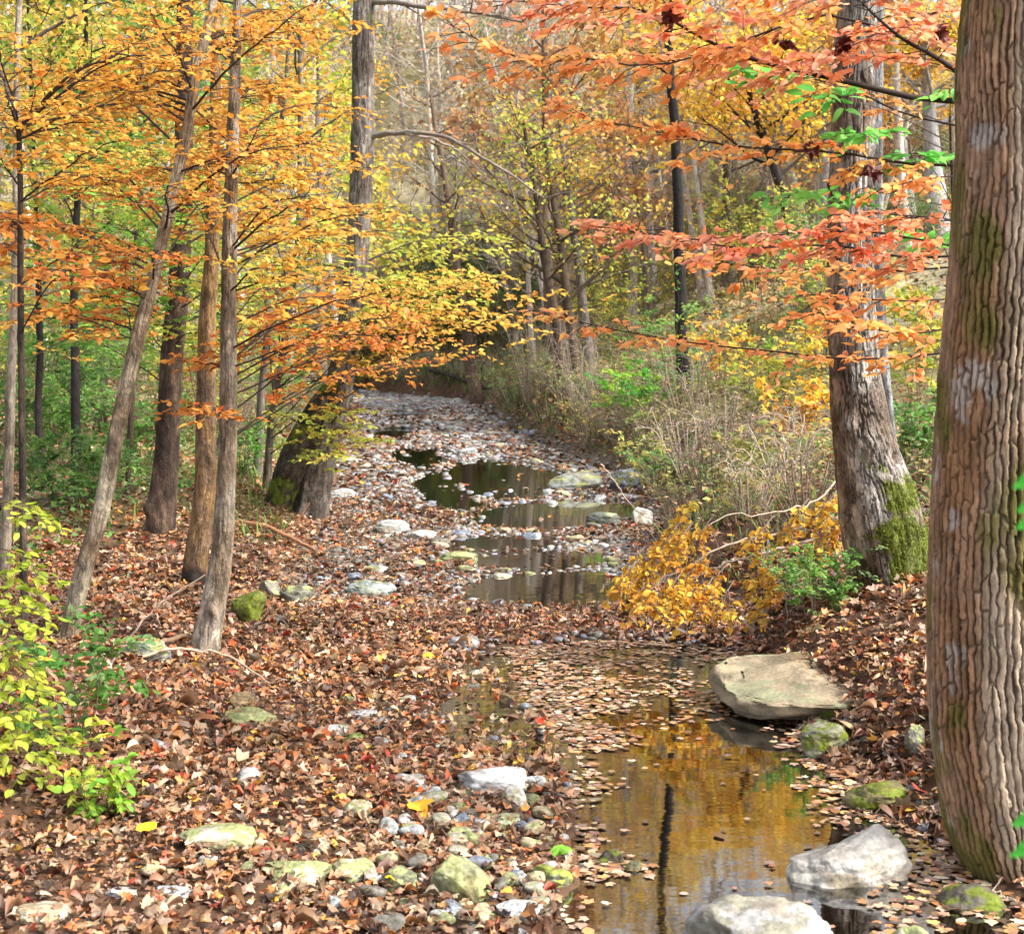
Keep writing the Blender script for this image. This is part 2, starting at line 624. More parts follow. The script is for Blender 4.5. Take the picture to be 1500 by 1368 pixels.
def place(mb, tm, pos, fwd, nor, size, col):
    v, f = tm
    n, k = len(pos), len(v)
    if n == 0:
        return
    fwd = nrm(fwd)
    side = nrm(np.cross(nor, fwd))
    up = np.cross(fwd, side)
    P = pos[:, None] + size[:, None, None] * (v[None, :, :1] * fwd[:, None] + v[None, :, 1:2] * side[:, None] + v[None, :, 2:] * up[:, None])
    FF = (f[None] + (np.arange(n) * k)[:, None, None]).reshape(-1, f.shape[1])
    mb.add(P.reshape(-1, 3), FF, np.repeat(col, k, 0))


def pick(pal, n, r=rng, jit=0.16):
    pal = np.asarray(pal)
    c = pal[r.integers(0, len(pal), n)]
    c = 0.9 * c + 0.1 * c.mean(1, keepdims=True)
    return np.clip(c * (1 + jit * r.standard_normal((n, 1))) * (1 + 0.06 * r.standard_normal((n, 3))), 0.004, 0.9)


class Leaves:
    """collects single leaves of a crown, then writes them as one mesh"""
    def __init__(s):
        s.p, s.f, s.n, s.s, s.c = [], [], [], [], []

    def add(s, p, f, n, sz, c):
        s.p.append(p); s.f.append(f); s.n.append(n); s.s.append(sz); s.c.append(c)

    def build(s, tms, r=rng):
        mb = MB()
        p, f, n, sz, c = [np.concatenate(q) for q in (s.p, s.f, s.n, s.s, s.c)]
        w = r.integers(0, len(tms), len(p))
        for i, t in enumerate(tms):
            m = w == i
            place(mb, t, p[m], f[m], n[m], sz[m], c[m])
        return mb


OVAL = [leaf_oval(0.5, 0.5, 0.26), leaf_oval(0.35, -0.4, 0.34), leaf_oval(-0.3, 0.7, 0.24), leaf_oval(0.15, 0.15), leaf_oval(0.3, 0.4, 0.27), leaf_oval(-0.1, 0.3, 0.32), leaf_oval(0.2, -0.1, 0.3)]
SMALL = [leaf_small(), leaf_small(0.27)]
MAPLE = [leaf_maple(i, 0.8) for i in range(10)]
DEADT = [leaf_maple(70 + i, 3.0) for i in range(4)]
MAPLEF = [leaf_maple(40 + i, 0.12) for i in range(5)]

P_LITTER = np.array([lin(160, 116, 84), lin(148, 106, 76), lin(180, 138, 104), lin(128, 92, 68), lin(98, 72, 56), lin(192, 156, 122), lin(172, 112, 68),
                     lin(206, 176, 148), lin(158, 100, 58), lin(150, 126, 108), lin(170, 138, 108), lin(112, 82, 58), lin(78, 60, 46), lin(184, 124, 68), lin(140, 92, 56), lin(160, 130, 104)])
P_BRIGHT = np.array([lin(206, 110, 44), lin(218, 164, 50), lin(190, 90, 40), lin(160, 60, 36)])


LIT = MAPLE + [leaf_oval(.8, 1.0, .24), leaf_oval(-.5, 1.2, .2)]


def litter_scatter():
    mb = MB()
    for y0, y1, dens, tms, smin, smax in ((4.6, 8.5, 1250, LIT, 0.03, 0.1), (8.5, 13.5, 850, LIT, 0.035, 0.1), (13.5, 22, 340, MAPLE[:4], 0.06, 0.13), (22, 45, 110, OVAL[1:3], 0.09, 0.17)):
        xm = 0.44 * y1 + 0.3
        n = int(dens * 2 * xm * (y1 - y0))
        x, y = rng.uniform(-xm, xm, n), rng.uniform(y0, y1, n)
        sR, sL = x - creekR(y), creekL(y) - x
        s = np.maximum(sR, sL)
        pd = pool_dist(x, y)
        pr = np.ones(n)
        up = sstep(12.2, 14.5, y) * sstep(0.5, -0.4, s)
        rel = (x - creekL(y)) / np.maximum(0.5, creekR(y) - creekL(y))
        pr *= 1 - up * np.where(fbm(x * 1.3, y * 1.3, 3.0, 3) + 0.5 * (0.55 - rel) > -0.05, 0.05, 0.62)
        pr *= np.where(y > 15, np.where(s > 1.2, 0.6, 1), 1) * np.where((sR > 0.25) & (y > 13.5), 0.4, 1)
        pr[pd[0] < 0.02] = 0
        pr[pd[1] < 0.0] *= 0.6
        dr = np.full(n, 9.0)
        mr = (y > 10.5) & (y < 32)
        dr[mr] = sdist(RIB, x[mr], y[mr])
        pr[dr < 0.05] *= 0.5
        pr[(pd[2:] < 0).any(0)] = 0.03
        qx, qy = proj(x, y, 0 * x + .05)
        pr *= 1 - .3 * sstep(600, 700, qx) * sstep(870, 840, qx) * sstep(1150, 1220, qy)
        pr *= 0.55 + 0.9 * np.clip(fbm(x * 2.2, y * 2.2, 9.0, 3) + 0.45, 0, 1)
        m = rng.random(n) < pr
        x, y, s = x[m], y[m], s[m]
        n = len(x)
        z = terrain(x, y) + rng.uniform(0.004, 0.05, n)
        a = rng.uniform(0, 2 * math.pi, n)
        tilt = np.where(rng.random(n) < 0.2, 0.7, 0.25)[:, None]
        nor = nrm(np.stack([0 * x, 0 * x, 1 + 0 * x], 1) + tilt * rng.standard_normal((n, 3)))
        fw = np.stack([np.cos(a), np.sin(a), 0.2 * rng.standard_normal(n)], 1)
        fw = nrm(fw - nor * (fw * nor).sum(1, keepdims=True))
        size = rng.uniform(smin, smax, n) * np.where(rng.random(n) < 0.06, 1.45, 1)
        c = pick(P_LITTER, n, jit=0.26) * np.array([.88, .86, .8])
        b = rng.random(n) < 0.06
        c[b] = pick(P_BRIGHT, b.sum())
        # the dam and the creek margins are darker wet leaves
        wet = ((y > 10.6) & (y < 13) & (x > -0.3) & (s < 0.3)) | ((s < 0) & (y > 13))
        c[wet] *= np.array([0.72, 0.7, 0.72])
        dk = fbm(x * 1.1, y * 1.1, 17.0, 4)
        c *= (0.98 + 0.75 * dk)[:, None]
        size *= 1 + 0.5 * fbm(x * .9, y * .9, 27.0, 3)
        size = np.minimum(size * np.where(rng.random(n) < .07, 1.5, 1), .14)
        w = rng.integers(0, len(tms), n)
        for i, t in enumerate(tms):
            q = w == i
            place(mb, t, np.stack([x, y, z], 1)[q], fw[q], nor[q], size[q], c[q])
    o = obj('fallen_leaves', mb, M_LITTER)
    tag(o, 'deep carpet of curled brown fallen leaves on the gravel bar and banks', 'leaves', kind='stuff')
    # floating leaves
    mb = MB()
    lev, dep, pl = POOLS[0]
    mn, mx = pl.min(0), pl.max(0)
    n = 26000
    x, y = rng.uniform(mn[0], mx[0], n), rng.uniform(max(mn[1], 4.6), mx[1], n)
    d = sdist(pl, x, y)
    px, py = proj(x, y, 0 * x)
    nz = fbm(x * 2.0, y * 3.4, 4.0, 3)
    pr = np.zeros(n)
    pr = np.maximum(pr, 0.32 * sstep(1085, 960, py + 110 * nz) * (0.12 + 1.1 * sstep(-.1, .16, fbm(x * 4, y * 7, 14.0, 3))))
    pr = np.maximum(pr, 0.6 * sstep(0.34, 0.02, -d + 0.35 * nz))
    pr = np.maximum(pr, 0.55 * sstep(930, 860, px + 120 * nz) * (py < 1270))
    pr = np.maximum(pr, 0.45 * sstep(1170, 1260, px + 80 * nz) * (py < 1180))
    pr = np.maximum(pr, 0.25 * sstep(1240, 1300, px) * (py > 1240))
    pr = np.maximum(pr, 0.008)
    pr *= np.where((py > 1290) & (px < 1000), 0.25, 1)
    m = (d < -0.005) & (rng.random(n) < pr)
    x, y = x[m], y[m]
    n = len(x)
    a = rng.uniform(0, 6.28, n)
    nor = nrm(np.stack([0 * x, 0 * x, 1 + 0 * x], 1) + 0.05 * rng.standard_normal((n, 3)))
    fw = np.stack([np.cos(a), np.sin(a), 0 * a], 1)
    c = pick(np.concatenate([P_LITTER, [lin(190, 164, 126), lin(190, 142, 76), lin(196, 178, 150)]]), n, jit=0.2) * 0.92
    tf = MAPLEF + [leaf_oval(0.05, 0.05)]
    w = rng.integers(0, len(tf), n)
    P = np.stack([x, y, lev + rng.uniform(0.004, 0.012, n)], 1)
    sz = rng.uniform(0.035, 0.09, n)
    for i, t in enumerate(tf):
        q = w == i
        place(mb, t, P[q], fw[q], nor[q], sz[q], c[q])
    o = obj('floating_leaves', mb, M_FLOAT)
    tag(o, 'pale wet leaves floating in mats on the dark pool', 'leaves', kind='stuff')


# ------------------------------------------------------------------ stones
def ico(sub):
    bm = bmesh.new()
    bmesh.ops.create_icosphere(bm, subdivisions=sub, radius=1.0)
    v = np.array([q.co[:] for q in bm.verts])
    f = np.array([[q.index for q in g.verts] for g in bm.faces])
    bm.free()
    return v, f


ICO = {k: ico(k) for k in (1, 2, 3, 5)}


def rock_shape(seed, sub=5, cuts=7, rough=0.16, boxy=0.55):
    r = np.random.default_rng(seed)
    v, f = ICO[sub]
    v = v.copy()
    e = 1 - 0.5 * boxy
    v = np.sign(v) * abs(v) ** e
    for _ in range(cuts):
        n = nrm(r.standard_normal(3))
        d = r.uniform(0.6, 0.88)
        s = v @ n - d
        v = v - np.where(s > 0, s * 0.85, 0)[:, None] * n
    o = r.uniform(0, 50, 3)
    v = v * (1 + rough * fbm(v[:, 0] * 1.6 + o[0], v[:, 1] * 1.6 + o[1], v[:, 2] * 2.2 + o[2], 6 if sub > 3 else 2))[:, None]
    if sub > 3:
        ly = fbm(v[:, 0] * 1.2, v[:, 1] * 1.2, v[:, 2] * 8 + o[1], 3)
        v = v + nrm(v) * (0.05 * fbm(v[:, 0] * 6 + o[0], v[:, 1] * 6, v[:, 2] * 9, 5) + 0.035 * ly - 0.05 * sstep(0.2, 0.32, abs(fbm(v[:, 0] * 2.2 + o[2], v[:, 1] * 2.2, v[:, 2] * 2.2, 4)) * -1 + 0.34))[:, None]
    mn, mx = v.min(0), v.max(0)
    return (v - (mn + mx) / 2) / (mx - mn), f


def rock_cols(v, base, seed, lichen=None, amt=0.35, wet=None):
    o = seed * 1.37
    n1 = fbm(v[:, 0] * 3 + o, v[:, 1] * 3, v[:, 2] * 4 + o, 4)
    n3 = fbm(v[:, 0] * 14 + o, v[:, 1] * 14, v[:, 2] * 16, 4)
    c = np.asarray(base)[None] * (1 + 0.45 * n1[:, None] + 0.5 * n3[:, None])
    cr = sstep(0.035, 0.0, abs(fbm(v[:, 0] * 2.6 + o, v[:, 1] * 2.6, v[:, 2] * 3.4 - o, 4)))[:, None]
    c = c * (1 - 0.55 * cr)
    st = sstep(0.05, 0.35, fbm(v[:, 0] * 2 - o, v[:, 1] * 2, v[:, 2] * 2 + o, 4))[:, None]
    c = c * (1 - st * np.array([.3, .38, .5]))
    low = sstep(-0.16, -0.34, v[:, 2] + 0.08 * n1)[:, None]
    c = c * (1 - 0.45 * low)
    if lichen is not None:
        n2 = fbm(v[:, 0] * 4.5 - o, v[:, 1] * 4.5 + o, v[:, 2] * 4.5, 4) + 0.25 * v[:, 2]
        k = sstep(0.22 - amt * 0.6, 0.34 - amt * 0.5, n2)[:, None]
        c = c * (1 - k) + np.asarray(lichen)[None] * k
    return np.clip(c, 0.01, 0.85)


WHITE, PALE, GREY, DARK, GREEN, BUFF, BLUE = lin(184, 182, 178), lin(166, 160, 142), lin(112, 108, 98), lin(72, 68, 60), lin(130, 130, 96), lin(140, 126, 98), lin(118, 124, 136)
MOSS = lin(96, 106, 28)
LICH = lin(140, 144, 96)

ROCKS = [  # x0,y0,x1,y1 (pixels of the whole stone), depth/width, base, lichen, amount, seed, name, label
    (1003, 1306, 1250, 1440, .8, WHITE * .85, lin(150, 146, 128), .3, 1, 'boulder', 'large white rounded boulder at the near edge of the pool'),
    (1158, 1208, 1350, 1300, .6, lin(178, 172, 160), lin(206, 200, 188), .3, 2, 'boulder', 'grey hump backed boulder standing in the pool beside the furrowed trunk'),
    (1076, 922, 1310, 1034, 1.0, lin(164, 148, 120), lin(150, 148, 116), .15, 3, 'boulder', 'broad flat buff boulder overhanging the head of the pool'),
    (1176, 1056, 1252, 1110, .8, lin(132, 132, 106), MOSS, .3, 4, 'stone', 'pointed grey green stone on the right shore below the broad flat boulder'),
    (1194, 1028, 1242, 1060, .9, lin(110, 112, 70), MOSS, .6, 5, 'stone', 'small moss covered stone just under the broad flat boulder'),
    (1244, 1142, 1345, 1190, .8, lin(120, 112, 74), MOSS, .4, 6, 'stone', 'low flat mossy stone at the waterline left of the furrowed trunk'),
    (1306, 1350, 1378, 1395, .8, PALE, LICH, .2, 7, 'stone', 'small rounded pale stone right of the white boulder'),
    (1382, 1298, 1485, 1335, .7, lin(98, 92, 78), MOSS, .25, 8, 'stone', 'dark flat stone in the water at the foot of the furrowed trunk'),
    (1330, 1060, 1362, 1110, .9, GREY, LICH, .3, 9, 'stone', 'grey stone wedged against the left side of the furrowed trunk'),
    (250, 1219, 372, 1253, .6, PALE, LICH, .45, 10, 'stone', 'long pale stone with greenish patches on the leaf bed at lower left'),
    (374, 1259, 483, 1300, .7, lin(190, 188, 156), LICH, .5, 11, 'stone', 'pale yellow green stone left of the round cream one'),
    (482, 1254, 548, 1297, .8, lin(204, 198, 172), LICH, .3, 12, 'stone', 'round cream stone between two greenish stones on the leaf bed'),
    (626, 1241, 720, 1324, .75, lin(152, 154, 118), LICH, .45, 13, 'boulder', 'biggest greenish block of stone among the leaves at bottom centre'),
    (556, 1268, 612, 1312, .8, lin(124, 128, 106), LICH, .2, 14, 'stone', 'dull grey green stone right beside the round cream one'),
    (778, 1264, 842, 1303, .8, lin(128, 132, 112), lin(150, 160, 70), .5, 15, 'stone', 'two toned green and grey stone at the left edge of the pool'),
    (668, 1121, 778, 1166, .7, WHITE, lin(232, 230, 226), .4, 16, 'stone', 'bright white slab with a hollow side in the middle of the leaf bed'),
    (733, 1146, 777, 1190, .8, lin(190, 176, 138), lin(220, 216, 204), .4, 17, 'stone', 'tan and white stone leaning on the bright white slab'),
    (570, 1131, 624, 1157, .7, WHITE, None, 0, 18, 'stone', 'flat white stone left of the bright white slab'),
    (342, 1123, 382, 1150, .7, lin(206, 208, 214), None, 0, 19, 'stone', 'bluish white stone alone in the leaves left of centre'),
    (458, 1059, 514, 1083, .7, WHITE, LICH, .1, 20, 'stone', 'white flat stone with a green one at its right end'),
    (498, 1072, 534, 1092, .8, lin(150, 160, 92), MOSS, .3, 21, 'stone', 'small lime green stone touching a white flat stone'),
    (318, 1045, 406, 1067, .6, lin(168, 166, 118), LICH, .4, 22, 'stone', 'long greenish stone flush with the leaves below the twin trunks'),
    (328, 1011, 372, 1042, .8, lin(150, 128, 92), None, 0, 23, 'stone', 'brown rounded stone below the bent root'),
    (506, 1039, 552, 1055, .7, lin(204, 200, 196), None, 0, 24, 'stone', 'thin white stone furthest up the leafy bar'),
    (500, 1168, 546, 1202, .8, lin(196, 186, 160), LICH, .3, 25, 'stone', 'cream stone above the row of greenish stones'),
    (424, 1233, 482, 1253, .7, PALE, None, 0, 26, 'stone', 'flat buff stone between the long pale stone and the round cream one'),
    (218, 1295, 284, 1322, .7, lin(206, 208, 212), None, 0, 27, 'stone', 'white flat stone partly under leaves in the near left'),
    (12, 1334, 98, 1356, .6, lin(206, 196, 172), None, 0, 28, 'stone', 'cream stone in the bottom left corner of the leaf bed'),
    (150, 1298, 200, 1320, .7, lin(200, 200, 200), None, 0, 29, 'stone', 'pale chip of stone in leaves left of the white flat stone'),
    (642, 1316, 678, 1350, .8, BLUE, None, 0, 30, 'stone', 'blue grey angular stone in front of the biggest greenish block'),
    (540, 1338, 588, 1372, .8, BLUE, None, 0, 31, 'stone', 'blue grey slab at the bottom edge left of the greenish block'),
    (724, 1328, 800, 1350, .6, lin(206, 204, 200), None, 0, 32, 'stone', 'long white flat stone at the near corner of the pool'),
    (646, 1210, 692, 1236, .8, lin(176, 176, 136), LICH, .3, 33, 'stone', 'pale green stone just above the biggest greenish block'),
    (722, 1190, 764, 1218, .8, lin(184, 188, 156), LICH, .4, 34, 'stone', 'pale mint stone in front of the tan and white stone'),
    (784, 1222, 826, 1242, .7, lin(190, 176, 138), None, 0, 35, 'stone', 'smooth tan stone on the left bank of the pool'),
    (868, 1242, 922, 1268, .8, lin(88, 82, 66), MOSS, .2, 36, 'stone', 'dark wet stone breaking the water with leaves beside it'),
    (906, 1258, 948, 1276, .8, lin(108, 104, 80), MOSS, .2, 37, 'stone', 'olive wet stone at the right end of the leaf island'),
    (172, 936, 248, 970, .6, lin(160, 160, 152), LICH, .2, 38, 'stone', 'grey slab between the leaning trunk and the twin trunk'),
    (330, 862, 388, 916, .8, lin(104, 108, 52), MOSS, .6, 39, 'boulder', 'dark mossy boulder against the right side of the twin trunk'),
    (376, 848, 414, 880, .8, GREY, LICH, .2, 40, 'stone', 'grey stone behind the dark mossy boulder'),
    (408, 856, 460, 888, .8, lin(130, 130, 116), LICH, .2, 41, 'stone', 'low grey stone right of the dark mossy boulder'),
    (503, 849, 582, 876, .6, lin(160, 170, 164), LICH, .15, 42, 'stone', 'long grey green slab in the middle of the upstream leaf bed'),
    (545, 760, 600, 784, .6, lin(196, 198, 192), None, 0, 43, 'stone', 'cream loaf shaped stone on the left of the upstream bed'),
    (802, 692, 884, 718, .6, lin(166, 170, 162), LICH, .2, 44, 'boulder', 'flat layered slab of pale rock at the right bank of the broad far pool'),
    (896, 684, 950, 716, .7, lin(186, 190, 188), LICH, .1, 45, 'boulder', 'pale sloping rock right of the flat slab at the far pool'),
    (893, 704, 918, 722, .9, lin(92, 98, 120), None, 0, 46, 'stone', 'dark blue round stone in front of the pale sloping rock'),
    (858, 748, 918, 772, .7, lin(120, 124, 114), LICH, .2, 47, 'stone', 'dull green grey stone right of the long shallow pool'),
    (925, 742, 958, 770, .8, lin(206, 204, 196), None, 0, 48, 'stone', 'white stone under the brush on the right bank'),
    (640, 806, 700, 826, .7, lin(140, 146, 110), LICH, .3, 49, 'stone', 'flat greenish stone left of the thin strip of water'),
    (655, 930, 705, 950, .7, lin(176, 176, 176), None, 0, 50, 'stone', 'grey flat stone near the trickle below the leaf dam'),
    (840, 1336, 930, 1400, .8, lin(150, 146, 142), None, 0, 51, 'stone', 'broad grey flat stone just under the near pool'),
    (1190, 1052, 1225, 1075, .8, lin(120, 122, 90), MOSS, .3, 52, 'stone', 'little mossy stone behind the pointed grey green stone'),
    (470, 715, 520, 735, .7, lin(190, 190, 186), None, 0, 53, 'stone', 'pale stone at the foot of the mossy leaning trunk'),
    (590, 775, 640, 792, .7, lin(180, 178, 170), None, 0, 54, 'stone', 'pale flat stone right of the cream loaf shaped stone'),
    (670, 655, 700, 668, .7, lin(190, 196, 196), None, 0, 55, 'stone', 'small pale stone above the broad far pool'),
]


def rocks():
    for (x0, y0, x1, y1, dw, base, lich, amt, seed, name, label) in ROCKS:
        cx = (x0 + x1) / 2
        g = GW(cx, min(y1, 1440))
        d = g[1]
        w = (x1 - x0) / F * d
        dl = w * dw
        ang = (CAMH - g[2]) / d
        h = max(((y1 - y0) / F * d - 0.5 * dl * ang), 0.28 * w)
        hh = h * 1.3 + (0.12 if g[2] <= 0 else 0)
        v, f = rock_shape(seed, 5, cuts=6 + seed % 5, boxy=0.3 + 0.06 * (seed % 7))
        if seed == 3:    # undercut front, flat top sloping down to the left
            v[:, 2] = np.minimum(v[:, 2], 0.22 + 0.03 * v[:, 0] + 0.25 * v[:, 1]) + 0.30 * v[:, 0] + 0.22 * v[:, 1]
            v[:, 1] -= 0.2 * v[:, 2]
            w, dl, hh = w * 1.22, dl * 1.1, hh * 0.95
        if seed == 2:    # ridge rising to the right
            v[:, 2] *= 0.66 + 0.5 * sstep(-0.02, 0.3, v[:, 0]) + 0.12 * np.cos(v[:, 0] * 9)
        if seed == 44:
            v[:, 2] = np.where(v[:, 2] > 0.08, v[:, 2] + 0.12, v[:, 2])
        dim = 0.72 if base is not WHITE and base is not PALE and base is not GREY and base is not BLUE else 1.0
        lc = None if lich is None else (lich if lich is MOSS or lich is LICH else lich * 0.7)
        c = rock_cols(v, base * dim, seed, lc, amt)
        if seed == 3:
            k = sstep(0.3, 0.36, 0.7 * v[:, 0] + 0.6 * v[:, 1] + 0.12 * fbm(v[:, 0] * 6, v[:, 1] * 6, v[:, 2] * 6, 4))
            c = c * (1 - k[:, None]) + lin(176, 176, 178) * k[:, None]
        if g[2] <= 0:
            c = c * (1 - 0.6 * sstep(-0.1, -0.2, v[:, 2] + .04 * fbm(v[:, 0] * 5, v[:, 1] * 5, 3.0)))[:, None]
        V = v * np.array([w, dl, hh])
        cz = g[2] + h - hh / 2
        if seed in (51,):
            cz = -0.02 - hh * 0.3
        if seed == 3:
            V = V * np.array([1.36, 1.15, .74]) + np.array([0.2, -0.3, -0.03])
        P = V + np.array([g[0], d + dl * 0.45, cz])
        mb = MB()
        mb.add(P, f, c)
        o = obj(name, mb, M_ROCK, origin=(g[0], d + dl * 0.45, cz))
        tag(o, label, 'rock')
    # small stones lying in the leaves: separate, alike
    protos = []
    for k in range(7):
        v, f = rock_shape(200 + k, 3, cuts=6)
        base = [WHITE, PALE, BLUE, GREEN, GREY, lin(190, 170, 140), lin(170, 172, 168)][k]
        mb = MB()
        mb.add(v * np.array([1, 0.75, 0.55]), f, rock_cols(v, base * 0.95, k + 60, LICH if k % 2 else None, .2))
        protos.append(mb.data('small_stone'))
        protos[-1].materials.append(M_ROCK)
    n = 0
    tries = 0
    while n < 125 and tries < 6000:
        tries += 1
        px, py = rng.uniform(20, 1000), rng.uniform(940, 1366)
        if n < 75:
            px, py = rng.uniform(560, 850), rng.uniform(1140, 1366)
        elif px < 420 and rng.random() < 0.65:
            continue
        g = G(px, py)
        x, y = g[0], g[1]
        pd = pool_dist(np.array([x]), np.array([y]))[0, 0]
        if pd < 0.05 or x < creekL(np.array([y]))[0]:
            continue
        if pd > 1.0 and rng.random() < 0.5:
            continue
        s = rng.uniform(0.05, 0.13)
        o = bpy.data.objects.new('small_stone', protos[rng.integers(0, 7)])
        COL.objects.link(o)
        o.location = (x, y, g[2] + s * 0.3)
        o.rotation_euler = (rng.uniform(-.2, .2), rng.uniform(-.2, .2), rng.uniform(0, 6.28))
        o.scale = (s, s, s)
        tag(o, 'small pale stone showing between fallen leaves on the gravel bar', 'stone', 'small stones in the leaf litter')
        n += 1
    n = 0
    while n < 85:
        py = rng.uniform(588, 850)
        g = G(rng.uniform(490, 930), py)
        x, y = g[0], g[1]
        if y > 50 or y < 13 or pool_dist(np.array([x]), np.array([y])).min() < -0.1 or x < creekL(np.array([y]))[0] or x > creekR(np.array([y]))[0]:
            continue
        s = rng.uniform(0.1, 0.24) * (0.7 + y / 50)
        o = bpy.data.objects.new('creek_stone', protos[rng.integers(0, 7)])
        COL.objects.link(o)
        o.location = (x, y, g[2] + s * 0.12)
        o.rotation_euler = (rng.uniform(-.2, .2), rng.uniform(-.2, .2), rng.uniform(0, 6.28))
        o.scale = (s, s, s * .8)
        tag(o, 'pale stone lying on the stony creek bed upstream', 'stone', 'stones of the upstream bed')
        n += 1
    # gravel of the upstream bed
    mb = MB()
    tm = [rock_shape(300 + k, 2, cuts=5) for k in range(5)]
    for y0, y1, dens, s0, s1 in ((4.8, 11, 48, 0.02, 0.075), (11, 20, 85, 0.03, 0.09), (20, 32, 55, 0.04, 0.13), (32, 60, 22, 0.07, 0.22)):
        n = int(dens * (y1 - y0) * 7)
        y = rng.uniform(y0, y1, n)
        L, R = creekL(y), creekR(y)
        x = L + (R - L) * rng.uniform(0.0, 1.02, n)
        pd = pool_dist(x, y)
        pm = pd.min(0)
        keep = ((pm > -0.05) | (rng.random(n) < 0.12)) & ((y > 12.5) | (pd[:2].min(0) < 0.35))
        x, y = x[keep], y[keep]
        n = len(x)
        z = terrain(x, y)
        a = rng.uniform(0, 6.28, n)
        s = rng.uniform(s0, s1, n) * np.where(rng.random(n) < 0.1, 1.5, 1)
        nor = nrm(np.stack([0 * x, 0 * x, 1 + 0 * x], 1) + 0.15 * rng.standard_normal((n, 3)))
        fw = np.stack([np.cos(a), np.sin(a), 0 * a], 1)
        pal = np.array([lin(176, 174, 170), lin(150, 150, 152), lin(140, 138, 132), lin(160, 144, 126), lin(110, 104, 98), lin(132, 136, 146), lin(196, 192, 186), lin(124, 108, 92)])
        c = pick(pal, n) * 0.7
        w = rng.integers(0, 5, n)
        for i, (v, f) in enumerate(tm):
            q = w == i
            place(mb, (v * np.array([1, 0.8, 0.5]), f), np.stack([x, y, z + s * 0.1], 1)[q], fw[q], nor[q], s[q], c[q])
    o = obj('gravel', mb, M_PEB)
    tag(o, 'pale rounded creek gravel scattered along the stony bed', 'gravel', kind='stuff')


# ------------------------------------------------------------------ trunks
def trunk_path(rows, Y, ztop=None, dY=0.0, taper=0.35, sink=0.35):
    """rows of (px, py, width px) from the base up; Y depth at the base; the stem goes on above the frame to ztop"""
    out = []
    n = len(rows)
    for i, (px, py, w) in enumerate(rows):
        y = Y + dY * i / max(1, n - 1)
        p = at(px, py, y)
        out.append([*p, w / 2 / F * y])
    out = np.array(out)
    if sink:
        b = out[0].copy()
        dz = b[2] - tz(b[0], b[1])
        dirn = nrm(out[0, :3] - out[1, :3])
        b[:3] += dirn * (sink + max(0, dz) / max(0.3, -dirn[2]))
        b[3] *= 1.08
        out = np.concatenate([b[None], out])
    if ztop:
        dirn = nrm(out[-1, :3] - out[-3, :3])
        dirn = nrm(dirn * np.array([0.6, 0.6, 1]))
        L = (ztop - out[-1, 2]) / max(0.3, dirn[2])
        ext = []
        for k in (0.33, 0.66, 1.0):
            e = out[-1].copy()
            e[:3] += dirn * L * k + np.array([math.sin(k * 5), math.cos(k * 4) - 1, 0]) * 0.02 * L
            e[3] *= 1 - (1 - taper) * k
            ext.append(e)
        out = np.concatenate([out, ext])
    return out


def trunk_mesh(mb, rows, nu, nv, disp, colf):
    p = smooth_path(rows, nv)
    c, R = p[:, :3], np.maximum(p[:, 3], 0.004)
    t = nrm(np.gradient(c, axis=0))
    Nn = np.array([1.0, 0, 0]) - t * t[:, :1]
    Nn = nrm(Nn)
    B = np.cross(t, Nn)
    s = np.concatenate([[0], np.cumsum(np.linalg.norm(np.diff(c, axis=0), axis=1))])
    th = np.linspace(0, 2 * math.pi, nu, endpoint=False)
    TH, S = np.meshgrid(th, s)
    RR = np.repeat(R[:, None], nu, 1)
    D = disp(TH, S, RR)
    r = RR + D
    P = c[:, None] + r[..., None] * (np.cos(TH)[..., None] * Nn[:, None] + np.sin(TH)[..., None] * B[:, None])
    i = np.arange(nv - 1)[:, None] * nu
    k = np.arange(nu)[None]
    k2 = (k + 1) % nu
    f = np.stack([i + k, i + k2, i + nu + k2, i + nu + k], -1).reshape(-1, 4)
    C = colf(TH, S, P, D)
    mb.add(P.reshape(-1, 3), f, np.clip(C, 0.008, 0.85).reshape(-1, 3))
    # close the top
    k = np.arange(nu)
    top = np.concatenate([P[-1], c[-1:]])
    mb.add(top, np.stack([k, (k + 1) % nu, np.full(nu, nu)], 1), C[-1, :1].repeat(nu + 1, 0))
    return p


def bark_disp(amp, freq, seed, flare=None, lobes=5):
    def f(TH, S, R):
        x, y = np.cos(TH) * R, np.sin(TH) * R
        d = amp * fbm(x * freq, y * freq, S * freq * 0.16 + seed, 4)
        rn = abs(fbm(x * freq * 1.7, y * freq * 1.7, S * freq * 0.24 + seed + 7, 3))
        fur = sstep(0.13, 0.0, rn)
        d = d - 1.1 * amp * fur
        bark_disp.fur = fur
        d += R * 0.06 * fbm(np.cos(TH) * 1.2, np.sin(TH) * 1.2, S * 0.9 + seed, 3)
        rk = np.random.default_rng(int(seed * 10))
        for _ in range(5):
            t0, s0, w0 = rk.uniform(3.4, 6.0), rk.uniform(.3, 3.6), rk.uniform(.6, 1.4)
            d += R * .32 * w0 * np.exp(-((TH - t0) ** 2 / .09 + (S - s0) ** 2 / (.0016 * w0 + R * R * .12)))
        if flare:
            k = np.exp(-S / flare[1])
            d += R * flare[0] * k * (0.6 + 0.6 * np.cos(TH * lobes + seed))
        return d
    return f


